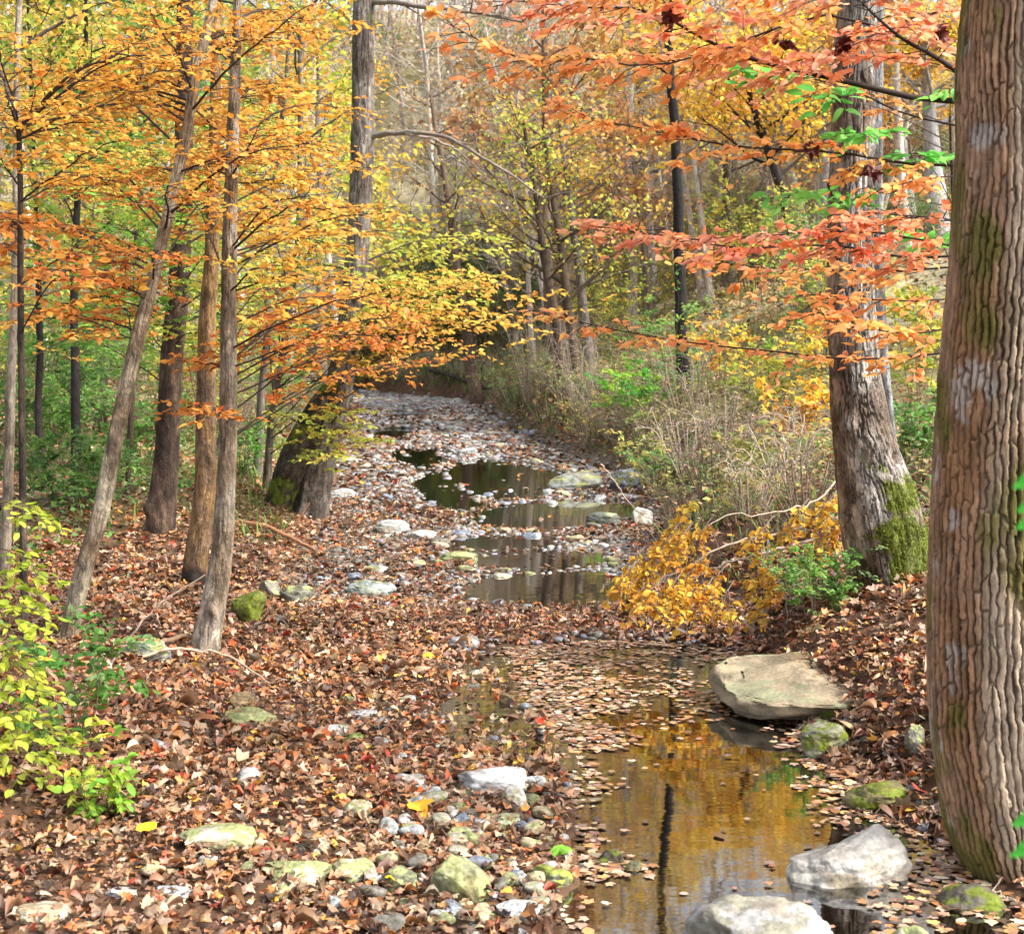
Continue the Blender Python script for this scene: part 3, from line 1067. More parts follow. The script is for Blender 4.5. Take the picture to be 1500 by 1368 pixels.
def bark_col(c1, c2, seed, moss=None, dark=None):
    c1, c2 = np.asarray(c1), np.asarray(c2)

    def f(TH, S, P, D):
        x, y, z = P[..., 0], P[..., 1], P[..., 2]
        n = fbm(x * 8 + seed, y * 8, z * 3.2, 4)
        k = sstep(-0.25, 0.3, n)[..., None]
        C = c1 * (1 - k) + c2 * k
        n2 = fbm(x * 22, y * 22, z * 6 + seed, 3)
        C = C * (1 + 0.5 * n2[..., None]) * (1 - 0.4 * bark_disp.fur[..., None])
        n3 = fbm(x * 14 + 5, y * 14, z * 9 + seed, 4)
        k3 = sstep(0.16, 0.3, n3)[..., None] * 0.55
        C = C * (1 + 0.9 * k3)
        k4 = sstep(0.2, 0.36, fbm(x * 10, y * 10 + 9, z * 4 + seed, 4))[..., None] * 0.5
        C = C * (1 - k4) + lin(70, 56, 44) * k4
        C = C * np.array([0.8, 0.84, 0.84])
        if moss is not None:
            m = moss(TH, S, P) + 0.5 * fbm(x * 4, y * 4, z * 5 + seed, 4) + 0.5 * fbm(x * 16, y * 16, z * 14 + seed, 4)
            k = sstep(0.35, 0.6, m + .5 * fbm(x * 2.2, y * 2.2, z * 2.6 + seed, 3))[..., None] * .9
            g = MOSS * 1.0 * (1 + 0.7 * fbm(x * 25, y * 25, z * 25, 3)[..., None])
            C = C * (1 - k) + g * k
        if dark is not None:
            k = sstep(0.3, 0.6, dark(TH, S, P) + 0.5 * n)[..., None]
            C = C * (1 - k) + lin(46, 38, 30) * k
        return C
    return f


def oak_disp(TH, S, R):
    nc = 58
    xx, yy = np.cos(TH) * 0.32, np.sin(TH) * 0.32
    rb_ = np.floor(S / 0.3 + 2.6 * fbm(xx * 7, yy * 7, S * 2.0 + 31, 3))
    a = TH / (2 * math.pi) * nc
    a = a + 0.42 * (_hash(rb_.astype(np.int64), rb_.astype(np.int64) * 0 + 2, rb_.astype(np.int64) * 0) - .5)
    a = a + 1.5 * fbm(xx * 2.4, yy * 2.4, S * 1.1, 3) + 0.3 * fbm(xx * 9, yy * 9, S * 7, 3) + 0.5 * fbm(xx * 34, yy * 34, S * 24, 3)
    col = np.floor(a)
    fa = a - col
    ci = np.mod(col, nc).astype(np.int64)
    h1, h2 = _hash(ci, ci * 0 + 5, ci * 0), _hash(ci, ci * 0 + 9, ci * 0)
    wid = 0.22 + 0.2 * fbm(xx * 14, yy * 14, S * 9 + 3, 3)
    dv = np.minimum(fa, 1 - fa)
    rv = sstep(0.01, np.maximum(0.06, wid), dv) * (0.86 + 0.14 * sstep(0.1, 0.4, dv))
    b = S / (0.13 + 0.2 * h1) + 9 * h2 + 1.1 * fbm(xx * 7, yy * 7, S * 6 + 9, 3) + 0.5 * (fa - 0.5) * (h1 - 0.5)
    row = np.floor(b)
    fb = b - row
    dh = np.minimum(fb, 1 - fb)
    rh = sstep(0.0, 0.13, dh)
    cid = _hash(ci, row.astype(np.int64), ci * 0 + 11)
    cid2 = _hash(ci, row.astype(np.int64), ci * 0 + 17)
    open_ = np.clip(0.8 + 0.9 * fbm(xx * 6, yy * 6, S * 3 + 20, 3), 0.2, 1.0)
    shut = sstep(0.45, 0.75, cid2)
    dd = -0.027 * (1 - rv) * open_ - 0.012 * (1 - rh) * shut * rv
    dd += 0.007 * (cid - 0.5) * rv + 0.006 * (fb - 0.5) * (cid2 - 0.3) * rv
    dd += 0.005 * fbm(xx * 34, yy * 34, S * 14, 4) + 0.003 * fbm(xx * 80, yy * 80, S * 12, 3) + 0.02 * fbm(xx * 2.5, yy * 2.5, S * 1.2, 2)
    dd += 0.02 * fbm(xx * 4, yy * 4, S * 4 + 4, 2) * sstep(1.1, 0.3, S)
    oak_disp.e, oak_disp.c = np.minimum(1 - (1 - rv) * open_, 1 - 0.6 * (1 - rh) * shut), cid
    return dd


def oak_col(TH, S, P, D):
    x, y, z = P[..., 0], P[..., 1], P[..., 2]
    ridge, cid = oak_disp.e, oak_disp.c
    grey, brown, red = lin(170, 152, 130), lin(142, 116, 88), lin(140, 98, 64)
    left = sstep(-0.35, -0.95, np.cos(TH + 0.0)) * 1.0       # west flank
    n = fbm(x * 4, y * 4, z * 1.3, 4)
    k = sstep(-0.2, 0.25, n + 0.15)[..., None]
    C = brown * (1 - k) + grey * k
    kr = 0.65 * sstep(0.22, 0.75, sstep(-0.25, -0.85, np.cos(TH)) + 0.6 * n + 0.25 * sstep(1.2, 2.6, z))[..., None]
    C = C * (1 - kr) + red * kr
    C = C * (0.78 + 0.4 * cid[..., None]) * (1 + 0.4 * fbm(x * 30, y * 30, z * 12, 3)[..., None])
    li = sstep(0.22, 0.4, fbm(x * 8 + 3, y * 8, z * 5, 4))[..., None] * 0.6 * ridge[..., None]
    C = C * (1 - li) + lin(176, 172, 164) * li
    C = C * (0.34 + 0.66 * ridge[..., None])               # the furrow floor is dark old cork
    m = sstep(0.0, 0.26, fbm(x * 5, y * 5, z * 2.4 + 7, 4) + 0.16 * sstep(1.0, 0.1, z) + 0.1 * sstep(0.5, 0, abs(z - 2.1)) - 0.02)[..., None] * 0.85
    C = C * (1 - m) + lin(92, 88, 34) * (0.6 + 0.5 * ridge[..., None]) * m
    return C


# ------------------------------------------------------------------ boughs and crowns
def bough(mb, L, ctrl, r0, n_spray, slen, n_leaf, size, pal, r=rng, barkc=(0.05, 0.04, 0.035), t0=0.2, flat=0.35, droop=0.15, wig=0.02, r1=0.003, twigc=None, jit=0.16):
    p = smooth_path(ctrl, 14)
    p[1:] += wig * np.cumsum(r.standard_normal((13, 3)), 0) * np.linspace(0.3, 1, 13)[:, None]
    tube(mb, p, np.linspace(r0, r1, 14), 6, barkc)
    tg = nrm(np.gradient(p, axis=0))
    for q in range(n_spray):
        t = t0 + (1 - t0) * (q + r.uniform(0, 1)) / n_spray
        k = min(int(t * 13), 12)
        u = t * 13 - k
        p0 = p[k] * (1 - u) + p[k + 1] * u
        td = tg[k]
        perp = nrm(np.cross(td, [0, 0, 1.0]))
        sg = 1 if q % 2 else -1
        d = nrm(td * r.uniform(0.4, 0.9) + sg * perp * r.uniform(0.5, 1.0) + np.array([0, 0, r.normal(0.0, 0.16)]))
        ln = slen * (1.15 - 0.5 * t) * r.uniform(0.55, 1.15)
        uu = np.linspace(0, 1, 6)[:, None]
        tw = p0 + d * ln * uu + np.array([0, 0, -droop * ln]) * uu ** 2 + 0.015 * r.standard_normal((6, 3)) * uu
        tube(mb, tw, np.linspace(0.0035, 0.0012, 6), 3, barkc if twigc is None else twigc, cap=False)
        nl = max(2, int(n_leaf * r.uniform(0.6, 1.3) * ln / slen))
        lu = np.sort(r.uniform(0.12, 1, nl))
        lu[-1] = 1
        kk = np.minimum((lu * 5).astype(int), 4)
        fr = (lu * 5 - kk)[:, None]
        P = tw[kk] * (1 - fr) + tw[kk + 1] * fr
        pp = nrm(np.cross(d, [0, 0, 1.0]))
        alt = np.where(np.arange(nl) % 2, 1, -1)[:, None]
        f = nrm(d * 0.7 + alt * pp * 0.8 + r.standard_normal((nl, 3)) * 0.25 + np.array([0, 0, -0.18]))
        f[-1] = d
        nn = nrm(np.array([0, 0, 1.0]) + flat * r.standard_normal((nl, 3)))
        base = pick(pal, 1, r, 0.1)
        c = np.clip((0.55 * base + 0.45 * pick(pal, nl, r, 0.1)) * (1 + jit * r.standard_normal((nl, 1))), 0.004, 0.9)
        L.add(P, f, nn, size * r.uniform(0.65, 1.2, nl), c)


def near_z(tp, z):
    k = int(np.argmin(abs(tp[:, 2] - z)))
    return tp[k, :3].copy()


def reach(tp, tgt, drop=0.25, arch=0.1):
    """control points from a trunk path out to a target"""
    d0 = np.hypot(*(tgt[:2] - near_z(tp, tgt[2])[:2]))
    s = near_z(tp, max(tp[1, 2] + 0.4, tgt[2] - drop * d0))
    m = (s + tgt) / 2 + np.array([0, 0, arch * d0])
    return np.array([s, m, tgt])


def high_crown(mb, L, tp, r, pal, n=8, length=1.8, size=0.09, leafn=12, z0=None, barkc=(0.07, 0.06, 0.05)):
    """limbs on the part of the stem above the frame"""
    zs = tp[-1, 2]
    z0 = zs * 0.72 if z0 is None else z0
    for k in range(n):
        z = z0 + (zs - z0) * (k + 0.5) / n
        s = near_z(tp, z)
        a = k * 2.4 + r.uniform(-.3, .3)
        e = s + np.array([math.cos(a), math.sin(a), 0.55]) * length * r.uniform(0.7, 1.1)
        bough(mb, L, [s, (s + e) / 2 + [0, 0, 0.1], e], 0.02, 8, length * 0.4, leafn, size, pal, r, barkc)


def grow(W, L, base, top, r0, lo, n_limb, limb, pal, n_leaf, size, r, n_sub=4, n_tw=3, barkc=(0.12, 0.1, 0.085), up=0.55, wig=0.02, sides=8, spread=1.0, tw_r=0.006, tip=0.25):
    base, top = np.asarray(base, float), np.asarray(top, float)
    H = np.linalg.norm(top - base)
    u = np.linspace(0, 1, 12)[:, None]
    wv = np.cumsum(r.standard_normal((12, 3)), 0) * wig * H / 6
    wv[:, 2] = 0
    wv -= u * wv[-1]
    tp = base + (top - base) * u + wv
    rad = r0 * (1 - (1 - tip) * u[:, 0]) * (1 + 0.5 * np.exp(-u[:, 0] * 30))
    col = np.asarray(barkc) * (1 + 0.25 * r.standard_normal((12, 1)))
    tube(W, tp, rad, sides, np.clip(np.repeat(col, sides, 0), 0.01, 0.6))
    P, Fw = [], []
    for k in range(n_limb):
        f = lo + (1 - lo) * (k + r.uniform(0, 1)) / n_limb
        q = f * 11
        i = min(int(q), 10)
        s = tp[i] + (tp[i + 1] - tp[i]) * (q - i)
        a = k * 2.4 + r.uniform(-.5, .5)
        ln = limb * (1 - 0.55 * (f - lo) / (1 - lo)) * r.uniform(0.6, 1.15)
        el = up * r.uniform(0.4, 1.3)
        d = nrm(np.array([math.cos(a), math.sin(a), el]))
        uu = np.linspace(0, 1, 5)[:, None]
        lp = s + d * ln * uu + np.array([0, 0, 0.18 * ln]) * uu ** 2 + 0.05 * ln * r.standard_normal((5, 3)) * uu
        lr = max(0.012, r0 * 0.3 * (1 - 0.5 * f))
        tube(W, lp, np.linspace(lr, lr * 0.3, 5), 4, barkc, cap=False)
        for m in range(n_sub):
            g = r.uniform(0.25, 1.0)
            kq = min(int(g * 4), 3)
            s2 = lp[kq] + (lp[kq + 1] - lp[kq]) * (g * 4 - kq)
            d2 = nrm(d + 0.9 * r.standard_normal(3) * np.array([1, 1, 0.5]) + [0, 0, 0.1])
            l2 = ln * 0.5 * r.uniform(0.6, 1.2) * spread
            e2 = s2 + d2 * l2
            sp = np.array([s2, (s2 + e2) / 2 + 0.08 * l2 * r.standard_normal(3), e2])
            tube(W, sp, [lr * 0.4, lr * 0.25, tw_r * 0.7], 3, barkc, cap=False)
            for w in range(n_tw):
                g2 = r.uniform(0.3, 1.0)
                s3 = sp[1] * (1 - g2) + sp[2] * g2 if g2 > 0.5 else sp[0] * (1 - 2 * g2) + sp[1] * 2 * g2
                d3 = nrm(d2 + 0.9 * r.standard_normal(3))
                e3 = s3 + d3 * l2 * r.uniform(0.35, 0.7)
                tube(W, [s3, e3], [tw_r, tw_r * 0.4], 3, barkc, cap=False)
                P.append((s3, e3, d3))
    if n_leaf and P:
        S, E = np.array([p[0] for p in P]), np.array([p[1] for p in P])
        n = int(n_leaf)
        w = r.integers(0, len(P), n)
        t = r.uniform(0.1, 1.05, n)[:, None]
        pos = S[w] * (1 - t) + E[w] * t + r.standard_normal((n, 3)) * size * 1.2
        cl = pick(pal, len(P), r, 0.18)[w]
        c = np.clip(cl * (1 + 0.18 * r.standard_normal((n, 1))), 0.005, 0.9)
        f = nrm(r.standard_normal((n, 3)) * np.array([1, 1, 0.5]) + [0, 0, -0.25])
        nn = nrm(np.array([0, 0, 0.9]) + 0.7 * r.standard_normal((n, 3)))
        L.add(pos, f, nn, size * r.uniform(0.6, 1.25, n), c)
    return tp


ORANGE = np.array([lin(232, 172, 58), lin(226, 154, 46), lin(238, 184, 72), lin(214, 138, 50), lin(232, 176, 60), lin(186, 116, 52)])
LIMEG = np.array([lin(160, 206, 70), lin(140, 192, 66), lin(184, 210, 76), lin(120, 176, 64)])
GOLDO = np.array([lin(236, 176, 48), lin(228, 160, 40), lin(240, 186, 62), lin(222, 168, 52), lin(232, 150, 40)])
GOLD = np.array([lin(234, 186, 56), lin(226, 172, 50), lin(238, 196, 80), lin(220, 156, 44), lin(208, 170, 60)])
DEEPO = np.array([lin(222, 138, 44), lin(212, 118, 40), lin(228, 156, 52), lin(196, 104, 44), lin(232, 166, 62)])
LIME = np.array([lin(192, 196, 62), lin(172, 184, 64), lin(208, 200, 72), lin(150, 170, 64), lin(216, 190, 70)])
GREEN_L = np.array([lin(116, 166, 66), lin(98, 150, 60), lin(138, 178, 80), lin(84, 130, 58), lin(126, 162, 92)])
BRIGHTL = np.array([lin(186, 198, 44), lin(170, 186, 40), lin(200, 202, 58), lin(146, 172, 46)])
PINK = np.array([lin(252, 156, 104), lin(250, 140, 76), lin(252, 168, 130), lin(250, 152, 66), lin(246, 124, 84), lin(252, 186, 152)])
PINKO = np.array([lin(250, 164, 72), lin(248, 146, 64), lin(252, 174, 98), lin(250, 154, 90), lin(250, 186, 84)])
OLIVE = np.array([lin(168, 166, 84), lin(148, 150, 76), lin(186, 176, 92), lin(132, 138, 72), lin(200, 182, 84)])
YELLOW = np.array([lin(232, 186, 36), lin(240, 204, 50), lin(222, 166, 30), lin(214, 150, 30), lin(236, 196, 70)])
TANL = np.array([lin(192, 162, 110), lin(178, 144, 96), lin(204, 178, 126), lin(166, 134, 94)])

BK_BROWN, BK_GREY = lin(112, 90, 70), lin(146, 132, 118)


def px_tgt(px, py, Y):
    return at(px, py, Y)


def right_oak():
    Y = 6.15
    rows = [(1528, 1335, 176), (1506, 1270, 178), (1482, 1190, 196), (1468, 1060, 206), (1466, 900, 208), (1470, 700, 202), (1482, 450, 190), (1496, 220, 186), (1507, 0, 184)]
    tp = trunk_path(rows, Y, ztop=10.5, taper=0.5, sink=0.3)
    root = thing('oak_tree', 'massive trunk with deeply furrowed reddish grey bark at the right edge of the pool', 'tree', (tp[0, 0], tp[0, 1], tp[0, 2]))
    # split the fine visible bark from the plain stem above
    mb = MB()
    p = trunk_mesh(mb, tp, 560, 1400, oak_disp, oak_col)
    moss_tufts(mb, root, 5000, 7, 4.0)
    L = Leaves()
    W = MB()
    r = np.random.default_rng(3)
    for k in range(9):
        s = near_z(p, 7.0 + 0.4 * k)
        a = k * 2.4 + 0.4
        e = s + np.array([math.cos(a), math.sin(a), 0.5]) * r.uniform(1.6, 2.6)
        bough(W, L, [s, (s + e) / 2 + [0, 0, .15], e], 0.05, 9, 0.8, 9, 0.11, GOLD, r, BK_BROWN * 0.8)
    obj('trunk', mb, M_OAK, root)
    obj('branch', W, M_TWIG, root)
    obj('crown', L.build(MAPLE[:4], r), M_LEAF, root)


def stem_moss(cx, wid, z0, z1):
    """mask on the side facing angle cx between two heights"""
    def f(TH, S, P):
        d = abs(np.angle(np.exp(1j * (TH - cx))))
        return sstep(wid, wid * 0.3, d) * sstep(z0 - 0.2, z0 + 0.1, P[..., 2]) * sstep(z1 + 0.3, z1 - 0.2, P[..., 2])
    return f


def moss_tufts(mb, root, n, seed, zmax=9.0):
    """short moss blades standing on the green patches of a trunk"""
    r = np.random.default_rng(seed)
    v, c = np.concatenate(mb.v), np.concatenate(mb.c)
    k = np.nonzero((c[:, 1] > c[:, 0] * 1.08) & (v[:, 2] < zmax))[0]
    if len(k) < 20:
        return
    k = r.choice(k, n)
    ax = v[k] * [1, 1, 0]
    cen = v[:, :2].mean(0)
    q = v[k]
    # outward from the stem's axis at that height
    zs = np.round(q[:, 2] / .1).astype(int)
    allz = np.round(v[:, 2] / .1).astype(int)
    cx = {z: v[allz == z][:, :2].mean(0) for z in np.unique(zs)}
    cc = np.array([cx[z] for z in zs])
    out = nrm(np.concatenate([q[:, :2] - cc, .2 + 0 * q[:, :1]], 1) + .5 * r.standard_normal((n, 3)))
    L = MB()
    p = q + .012 * r.standard_normal((n, 3))
    place(L, leaf_small(.2), p, out, nrm(r.standard_normal((n, 3))), r.uniform(.008, .022, n), np.clip(MOSS * r.uniform(.6, 1.9, (n, 1)) * np.array([1, 1.05, .9]), .01, .5))
    obj('moss', L, M_LITTER, root)


def right_leaner():
    Y = 10.3
    rows = [(1314, 905, 104), (1306, 850, 112), (1294, 780, 118), (1284, 730, 112), (1264, 640, 88), (1253, 550, 76), (1247, 450, 70), (1246, 330, 66), (1250, 180, 62), (1254, 40, 58)]
    tp = trunk_path(rows, Y, ztop=9.5, taper=0.4)
    root = thing('sycamore_tree', 'grey brown trunk with a bright moss patch at its flared base, behind the buff boulder', 'tree', tp[0, :3])
    mb = MB()
    m1, m2 = stem_moss(-0.8, 1.45, 0.8, 1.5), stem_moss(-1.1, 1.5, 0.4, 0.85)
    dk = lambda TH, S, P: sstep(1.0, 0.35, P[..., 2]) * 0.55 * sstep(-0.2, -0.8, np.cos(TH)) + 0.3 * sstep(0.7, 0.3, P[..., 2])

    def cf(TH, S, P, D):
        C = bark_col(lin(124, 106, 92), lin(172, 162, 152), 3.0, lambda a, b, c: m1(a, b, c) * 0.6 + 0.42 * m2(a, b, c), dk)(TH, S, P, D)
        k = (sstep(-0.3, -0.85, np.cos(TH)) * 0.8)[..., None]  # left flank: shade put into the bark colour, browner and darker
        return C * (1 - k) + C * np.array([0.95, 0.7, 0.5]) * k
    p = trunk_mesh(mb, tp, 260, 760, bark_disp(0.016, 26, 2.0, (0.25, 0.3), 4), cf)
    moss_tufts(mb, root, 5000, 5)
    W, L = MB(), Leaves()
    high_crown(W, L, p, np.random.default_rng(5), GOLD, 8, 2.2, 0.11, 8, z0=6.2)
    obj('trunk', mb, M_BARK, root)
    obj('branch', W, M_TWIG, root)
    obj('crown', L.build(MAPLE[:4]), M_LEAF, root)
    # the grey stem standing just behind it
    rows = [(1310, 760, 36), (1300, 640, 26), (1287, 500, 26), (1280, 330, 26), (1280, 150, 26), (1282, 0, 26)]
    tp = trunk_path(rows, 14.0, ztop=9.5)
    root = thing('sycamore_tree', 'straight blue grey stem rising close behind the moss patched trunk', 'tree', tp[0, :3])
    mb = MB()
    p = trunk_mesh(mb, tp, 60, 200, bark_disp(0.01, 20, 6.0, (0.3, 0.3)), bark_col(lin(96, 90, 86), lin(146, 142, 140), 9.0))
    W, L = MB(), Leaves()
    high_crown(W, L, p, np.random.default_rng(6), YELLOW, 8, 1.8, 0.11, 8, z0=6.0)
    obj('trunk', mb, M_BARK, root)
    obj('branch', W, M_TWIG, root)
    obj('crown', L.build(MAPLE[:4]), M_LEAF, root)


def beech_right():
    """the salmon leaved beech standing behind the furrowed trunk"""
    r = np.random.default_rng(21)
    Y = 8.0
    rows = [(1470, 1010, 44), (1462, 800, 40), (1452, 500, 36), (1442, 250, 32), (1438, 0, 28), (1430, -250, 22)]
    tp = trunk_path(rows, Y, ztop=7.0, taper=0.4, sink=0.4)
    root = thing('beech_tree', 'beech with layered salmon pink and orange leaves reaching left from behind the furrowed trunk', 'tree', tp[0, :3])
    mb = MB()
    p = trunk_mesh(mb, tp, 40, 160, bark_disp(0.004, 20, 4.0), bark_col(lin(110, 104, 98), lin(140, 134, 128), 5.0))
    obj('trunk', mb, M_BARK, root)
    dark = lin(50, 40, 36)
    # (pixel polyline, depth start, depth end, r0, sprays, spray length, leaves, palette)
    B = [
        ([(1442, 150), (1340, 142), (1240, 118), (1150, 100), (1060, 74), (960, 20), (860, 12), (740, 2)], 7.9, 7.0, .019, 52, .5, 20, PINK),
        ([(1440, 140), (1390, 96), (1320, 52), (1270, 10), (1230, -30)], 7.7, 6.6, .017, 34, .5, 17, PINK),
        ([(1330, 60), (1220, 22), (1120, 50), (1060, 72), (960, 96), (860, 84), (770, 88), (660, 30)], 7.3, 6.6, .008, 44, .42, 18, PINKO),
        ([(1440, 243), (1330, 240), (1230, 222), (1100, 214), (990, 196), (890, 178), (815, 158)], 7.8, 7.4, .009, 42, .38, 17, PINKO),
        ([(1440, 192), (1330, 168), (1240, 128), (1120, 106), (1000, 82), (880, 84)], 8.4, 8.6, .007, 26, .4, 15, PINKO),
        ([(1440, 372), (1330, 378), (1220, 362), (1100, 366), (980, 352), (870, 338)], 7.8, 7.1, .008, 50, .4, 18, PINK),
        ([(1440, 388), (1320, 398), (1220, 398), (1100, 392), (1000, 376)], 8.2, 8.6, .007, 34, .4, 16, PINKO),
        ([(1440, 372), (1340, 350), (1240, 340), (1120, 350), (1000, 360)], 7.3, 6.9, .006, 26, .36, 16, PINK),
        ([(1440, 508), (1340, 522), (1230, 526), (1100, 512), (960, 492), (860, 474), (770, 452)], 7.8, 7.6, .008, 34, .28, 13, PINKO),
        ([(1440, 470), (1330, 490), (1250, 480), (1180, 462)], 7.4, 6.8, .006, 26, .38, 15, PINKO),
        ([(1440, 432), (1350, 440), (1260, 436), (1200, 424)], 7.6, 7.0, .006, 18, .36, 13, PINKO),
        ([(1440, 330), (1360, 318), (1280, 316), (1230, 322)], 7.6, 7.0, .006, 22, .36, 15, PINK),
        ([(1438, -40), (1300, -60), (1150, -40), (980, -20), (840, -10)], 7.6, 6.8, .014, 44, .5, 17, PINKO),
        ([(1438, 20), (1380, 14), (1320, 30), (1260, 60), (1180, 80)], 7.6, 7.2, .007, 26, .42, 16, PINK),
        ([(1438, 260), (1380, 256), (1320, 264), (1270, 276)], 7.4, 7.0, .005, 12, .3, 12, PINKO),
    ]
    for pts, ya, yb, r0, ns, sl, nl, pal in B:
        n = len(pts)
        c = np.array([at(a, b, ya + (yb - ya) * i / (n - 1)) for i, (a, b) in enumerate(pts)])
        W, L = MB(), Leaves()
        flat_t = 0.3 if pts[-1][0] < 800 and r0 > .01 else 0.12
        bough(W, L, c, r0, int(ns * .9), sl, nl, 0.064, pal, r, dark, t0=flat_t, flat=0.5, droop=0.18, wig=0.006, r1=0.002)
        b = obj('branch', W, M_TWIG, root)
        obj('leaves', L.build(OVAL, r), M_LEAF, b)
    # dead curled leaves caught in the twigs
    for (px, py, Y, s) in ((1147, 66, 7.2, .11), (1236, 64, 7.1, .13), (1378, 52, 7.0, .12), (1186, 216, 7.4, .1), (1278, 252, 7.2, .1), (940, 186, 7.6, .07), (985, 22, 7.0, .1)):
        mb = MB()
        c0 = at(px, py, Y)
        for k in range(4):
            f = nrm(r.standard_normal((1, 3)) * [.6, .6, .3] + [0, 0, -1])
            place(mb, DEADT[(k * 3 + int(px)) % 4], c0[None] + r.standard_normal((1, 3)) * .02, f, nrm(r.standard_normal((1, 3))), np.array([s]), np.array([lin(92, 34, 24) * r.uniform(.6, 1.3)]))
        tube(mb, [c0 + [0, 0, .02], c0 + [.01, 0, .09]], .002, 3, dark)
        o = obj('dead_leaf', mb, M_LITTER, root)
        o['label'] = 'dark dried curled leaf hanging from a twig'
    # a few leaves that stayed green: a small hickory sprig in front
    rows = [(1400, 1020, 12), (1404, 760, 10), (1402, 520, 8), (1398, 330, 7), (1392, 170, 5)]
    tp = trunk_path(rows, 8.6, sink=0.4)
    root = thing('sapling', 'thin sapling holding bright green leaflets among the salmon beech leaves', 'sapling', tp[0, :3])
    mb = MB()
    p = trunk_mesh(mb, tp, 8, 60, bark_disp(0.001, 20, 4.0), bark_col(lin(80, 70, 56), lin(110, 96, 80), 5.0))
    obj('stem', mb, M_BARK, root)
    W, L = MB(), Leaves()
    for (ax, ay, bx, by, ln, n) in ((1300, 250, 1150, 280, .3, 5), (1396, 240, 1345, 226, .25, 4), (1390, 160, 1250, 195, .28, 5), (1300, 300, 1235, 288, .2, 3), (1392, 150, 1190, 140, .25, 4),
                                    (1150, 120, 1095, 100, .2, 3), (1396, 130, 1385, 130, .2, 3), (1396, 350, 1370, 352, .18, 3)):
        s = at(ax, ay, 8.3)
        e = at(bx, by, 7.7)
        t0 = near_z(p, s[2] - .2)
        bough(W, L, [t0, (t0 + e) / 2 + [0, 0, .05], e], .004, n + 2, ln, 10, .1, np.array([lin(120, 204, 84), lin(140, 214, 92), lin(104, 190, 80)]), r, lin(70, 58, 46), t0=.75, flat=.35, droop=.3, wig=.004, r1=.0015)
    obj('branch', W, M_TWIG, root)
    obj('leaves', L.build(OVAL, r), M_LEAF, root)


SLIM = {31: .72, 32: .84, 33: .88, 34: .82, 35: .6, 36: .75, 37: .92}


def add_tree(name, label, rows, Y, seed, c1, c2, ztop, nu=56, nv=220, amp=0.005, flare=(0.3, 0.25), moss=None, dark=None, dY=0.0, boughs=(), hc=(GOLD, 7, 1.6, .09, 9), z0=None, fork=None, taper=.35, group=None, leaf_tm=None, stub=None):
    """a tree in the photograph's near half. boughs: rows (px,py,Y, r0, sprays, spray length, leaves per spray, size, palette)"""
    r = np.random.default_rng(seed)
    rows = [(a, b, c * SLIM.get(seed, 1)) for a, b, c in rows]
    tp = trunk_path(rows, Y, ztop=ztop, dY=dY, taper=taper)
    root = thing(name, label, 'tree', tp[0, :3], group)
    mb = MB()
    p = trunk_mesh(mb, tp, nu, nv, bark_disp(amp, 22, seed * 1.3, flare), bark_col(c1, c2, seed * 2.1, moss, dark))
    obj('trunk', mb, M_BARK, root)
    if stub:
        mb = MB()
        trunk_mesh(mb, trunk_path(stub, Y - .15), 70, 120, bark_disp(.02, 14, seed + 2.0, (.2, .3)), bark_col(lin(52, 44, 36), lin(84, 72, 58), seed * 3.1, lambda a, b, c: .22 + 0 * a))
        moss_tufts(mb, root, 2500, 6)
        obj('buttress', mb, M_BARK, root)['label'] = 'dark mossy swollen foot'
    L = Leaves()
    for (px, py, yb, r0, ns, sl, nl, sz, pal) in boughs:
        W = MB()
        t = at(px, py, yb)
        bough(W, L, reach(p, t, r.uniform(.1, .35), r.uniform(0, .12)), r0, ns, sl, nl, sz, pal, r, lin(64, 54, 46), t0=.15, flat=.38, droop=.12, wig=.012)
        obj('branch', W, M_TWIG, root)
    for ctrl, r0 in (fork or ()):
        W = MB()
        c = np.array([at(*q) for q in ctrl])
        q_ = smooth_path(c, 26)
        q_[1:] += np.cumsum(r.standard_normal((25, 3)), 0) * .0012 * Y * .5
        tube(W, q_, np.linspace(r0, r0 * .3, 26) * (1 + .12 * r.standard_normal(26)), 8, lin(70, 60, 54) if Y < 12 else lin(128, 116, 106))
        for t_ in (7, 11, 14, 17, 20, 22, 25):
            d_ = nrm(q_[t_] - q_[t_ - 3]) + r.standard_normal(3) * [.5, .5, .6]
            l_ = .03 * Y * r.uniform(.5, 1.2)
            tube(W, [q_[t_], q_[t_] + d_ * l_ * .5 + [0, 0, .05 * l_], q_[t_] + d_ * l_], [r0 * .3, r0 * .2, r0 * .08], 4, lin(70, 60, 54) if Y < 12 else lin(120, 108, 98), cap=False)
        obj('branch', W, M_TWIG, root)
    if hc and ztop:
        W = MB()
        high_crown(W, L, p, r, hc[0], hc[1], hc[2], hc[3], hc[4], z0=z0)
        obj('branch', W, M_TWIG, root)
    if L.p:
        obj('crown', L.build(leaf_tm or OVAL + MAPLE[:5], r), M_LEAF, root)
    return root


def rb(n, x0, x1, y0, y1, d0, d1, r0, ns, sl, nl, sz, pal, seed):
    r = np.random.default_rng(seed)
    return [(r.uniform(x0, x1), y0 + (y1 - y0) * (k + r.uniform(0, 1)) / n, r.uniform(d0, d1), r0, ns, sl, nl, sz, pal) for k in range(n)]


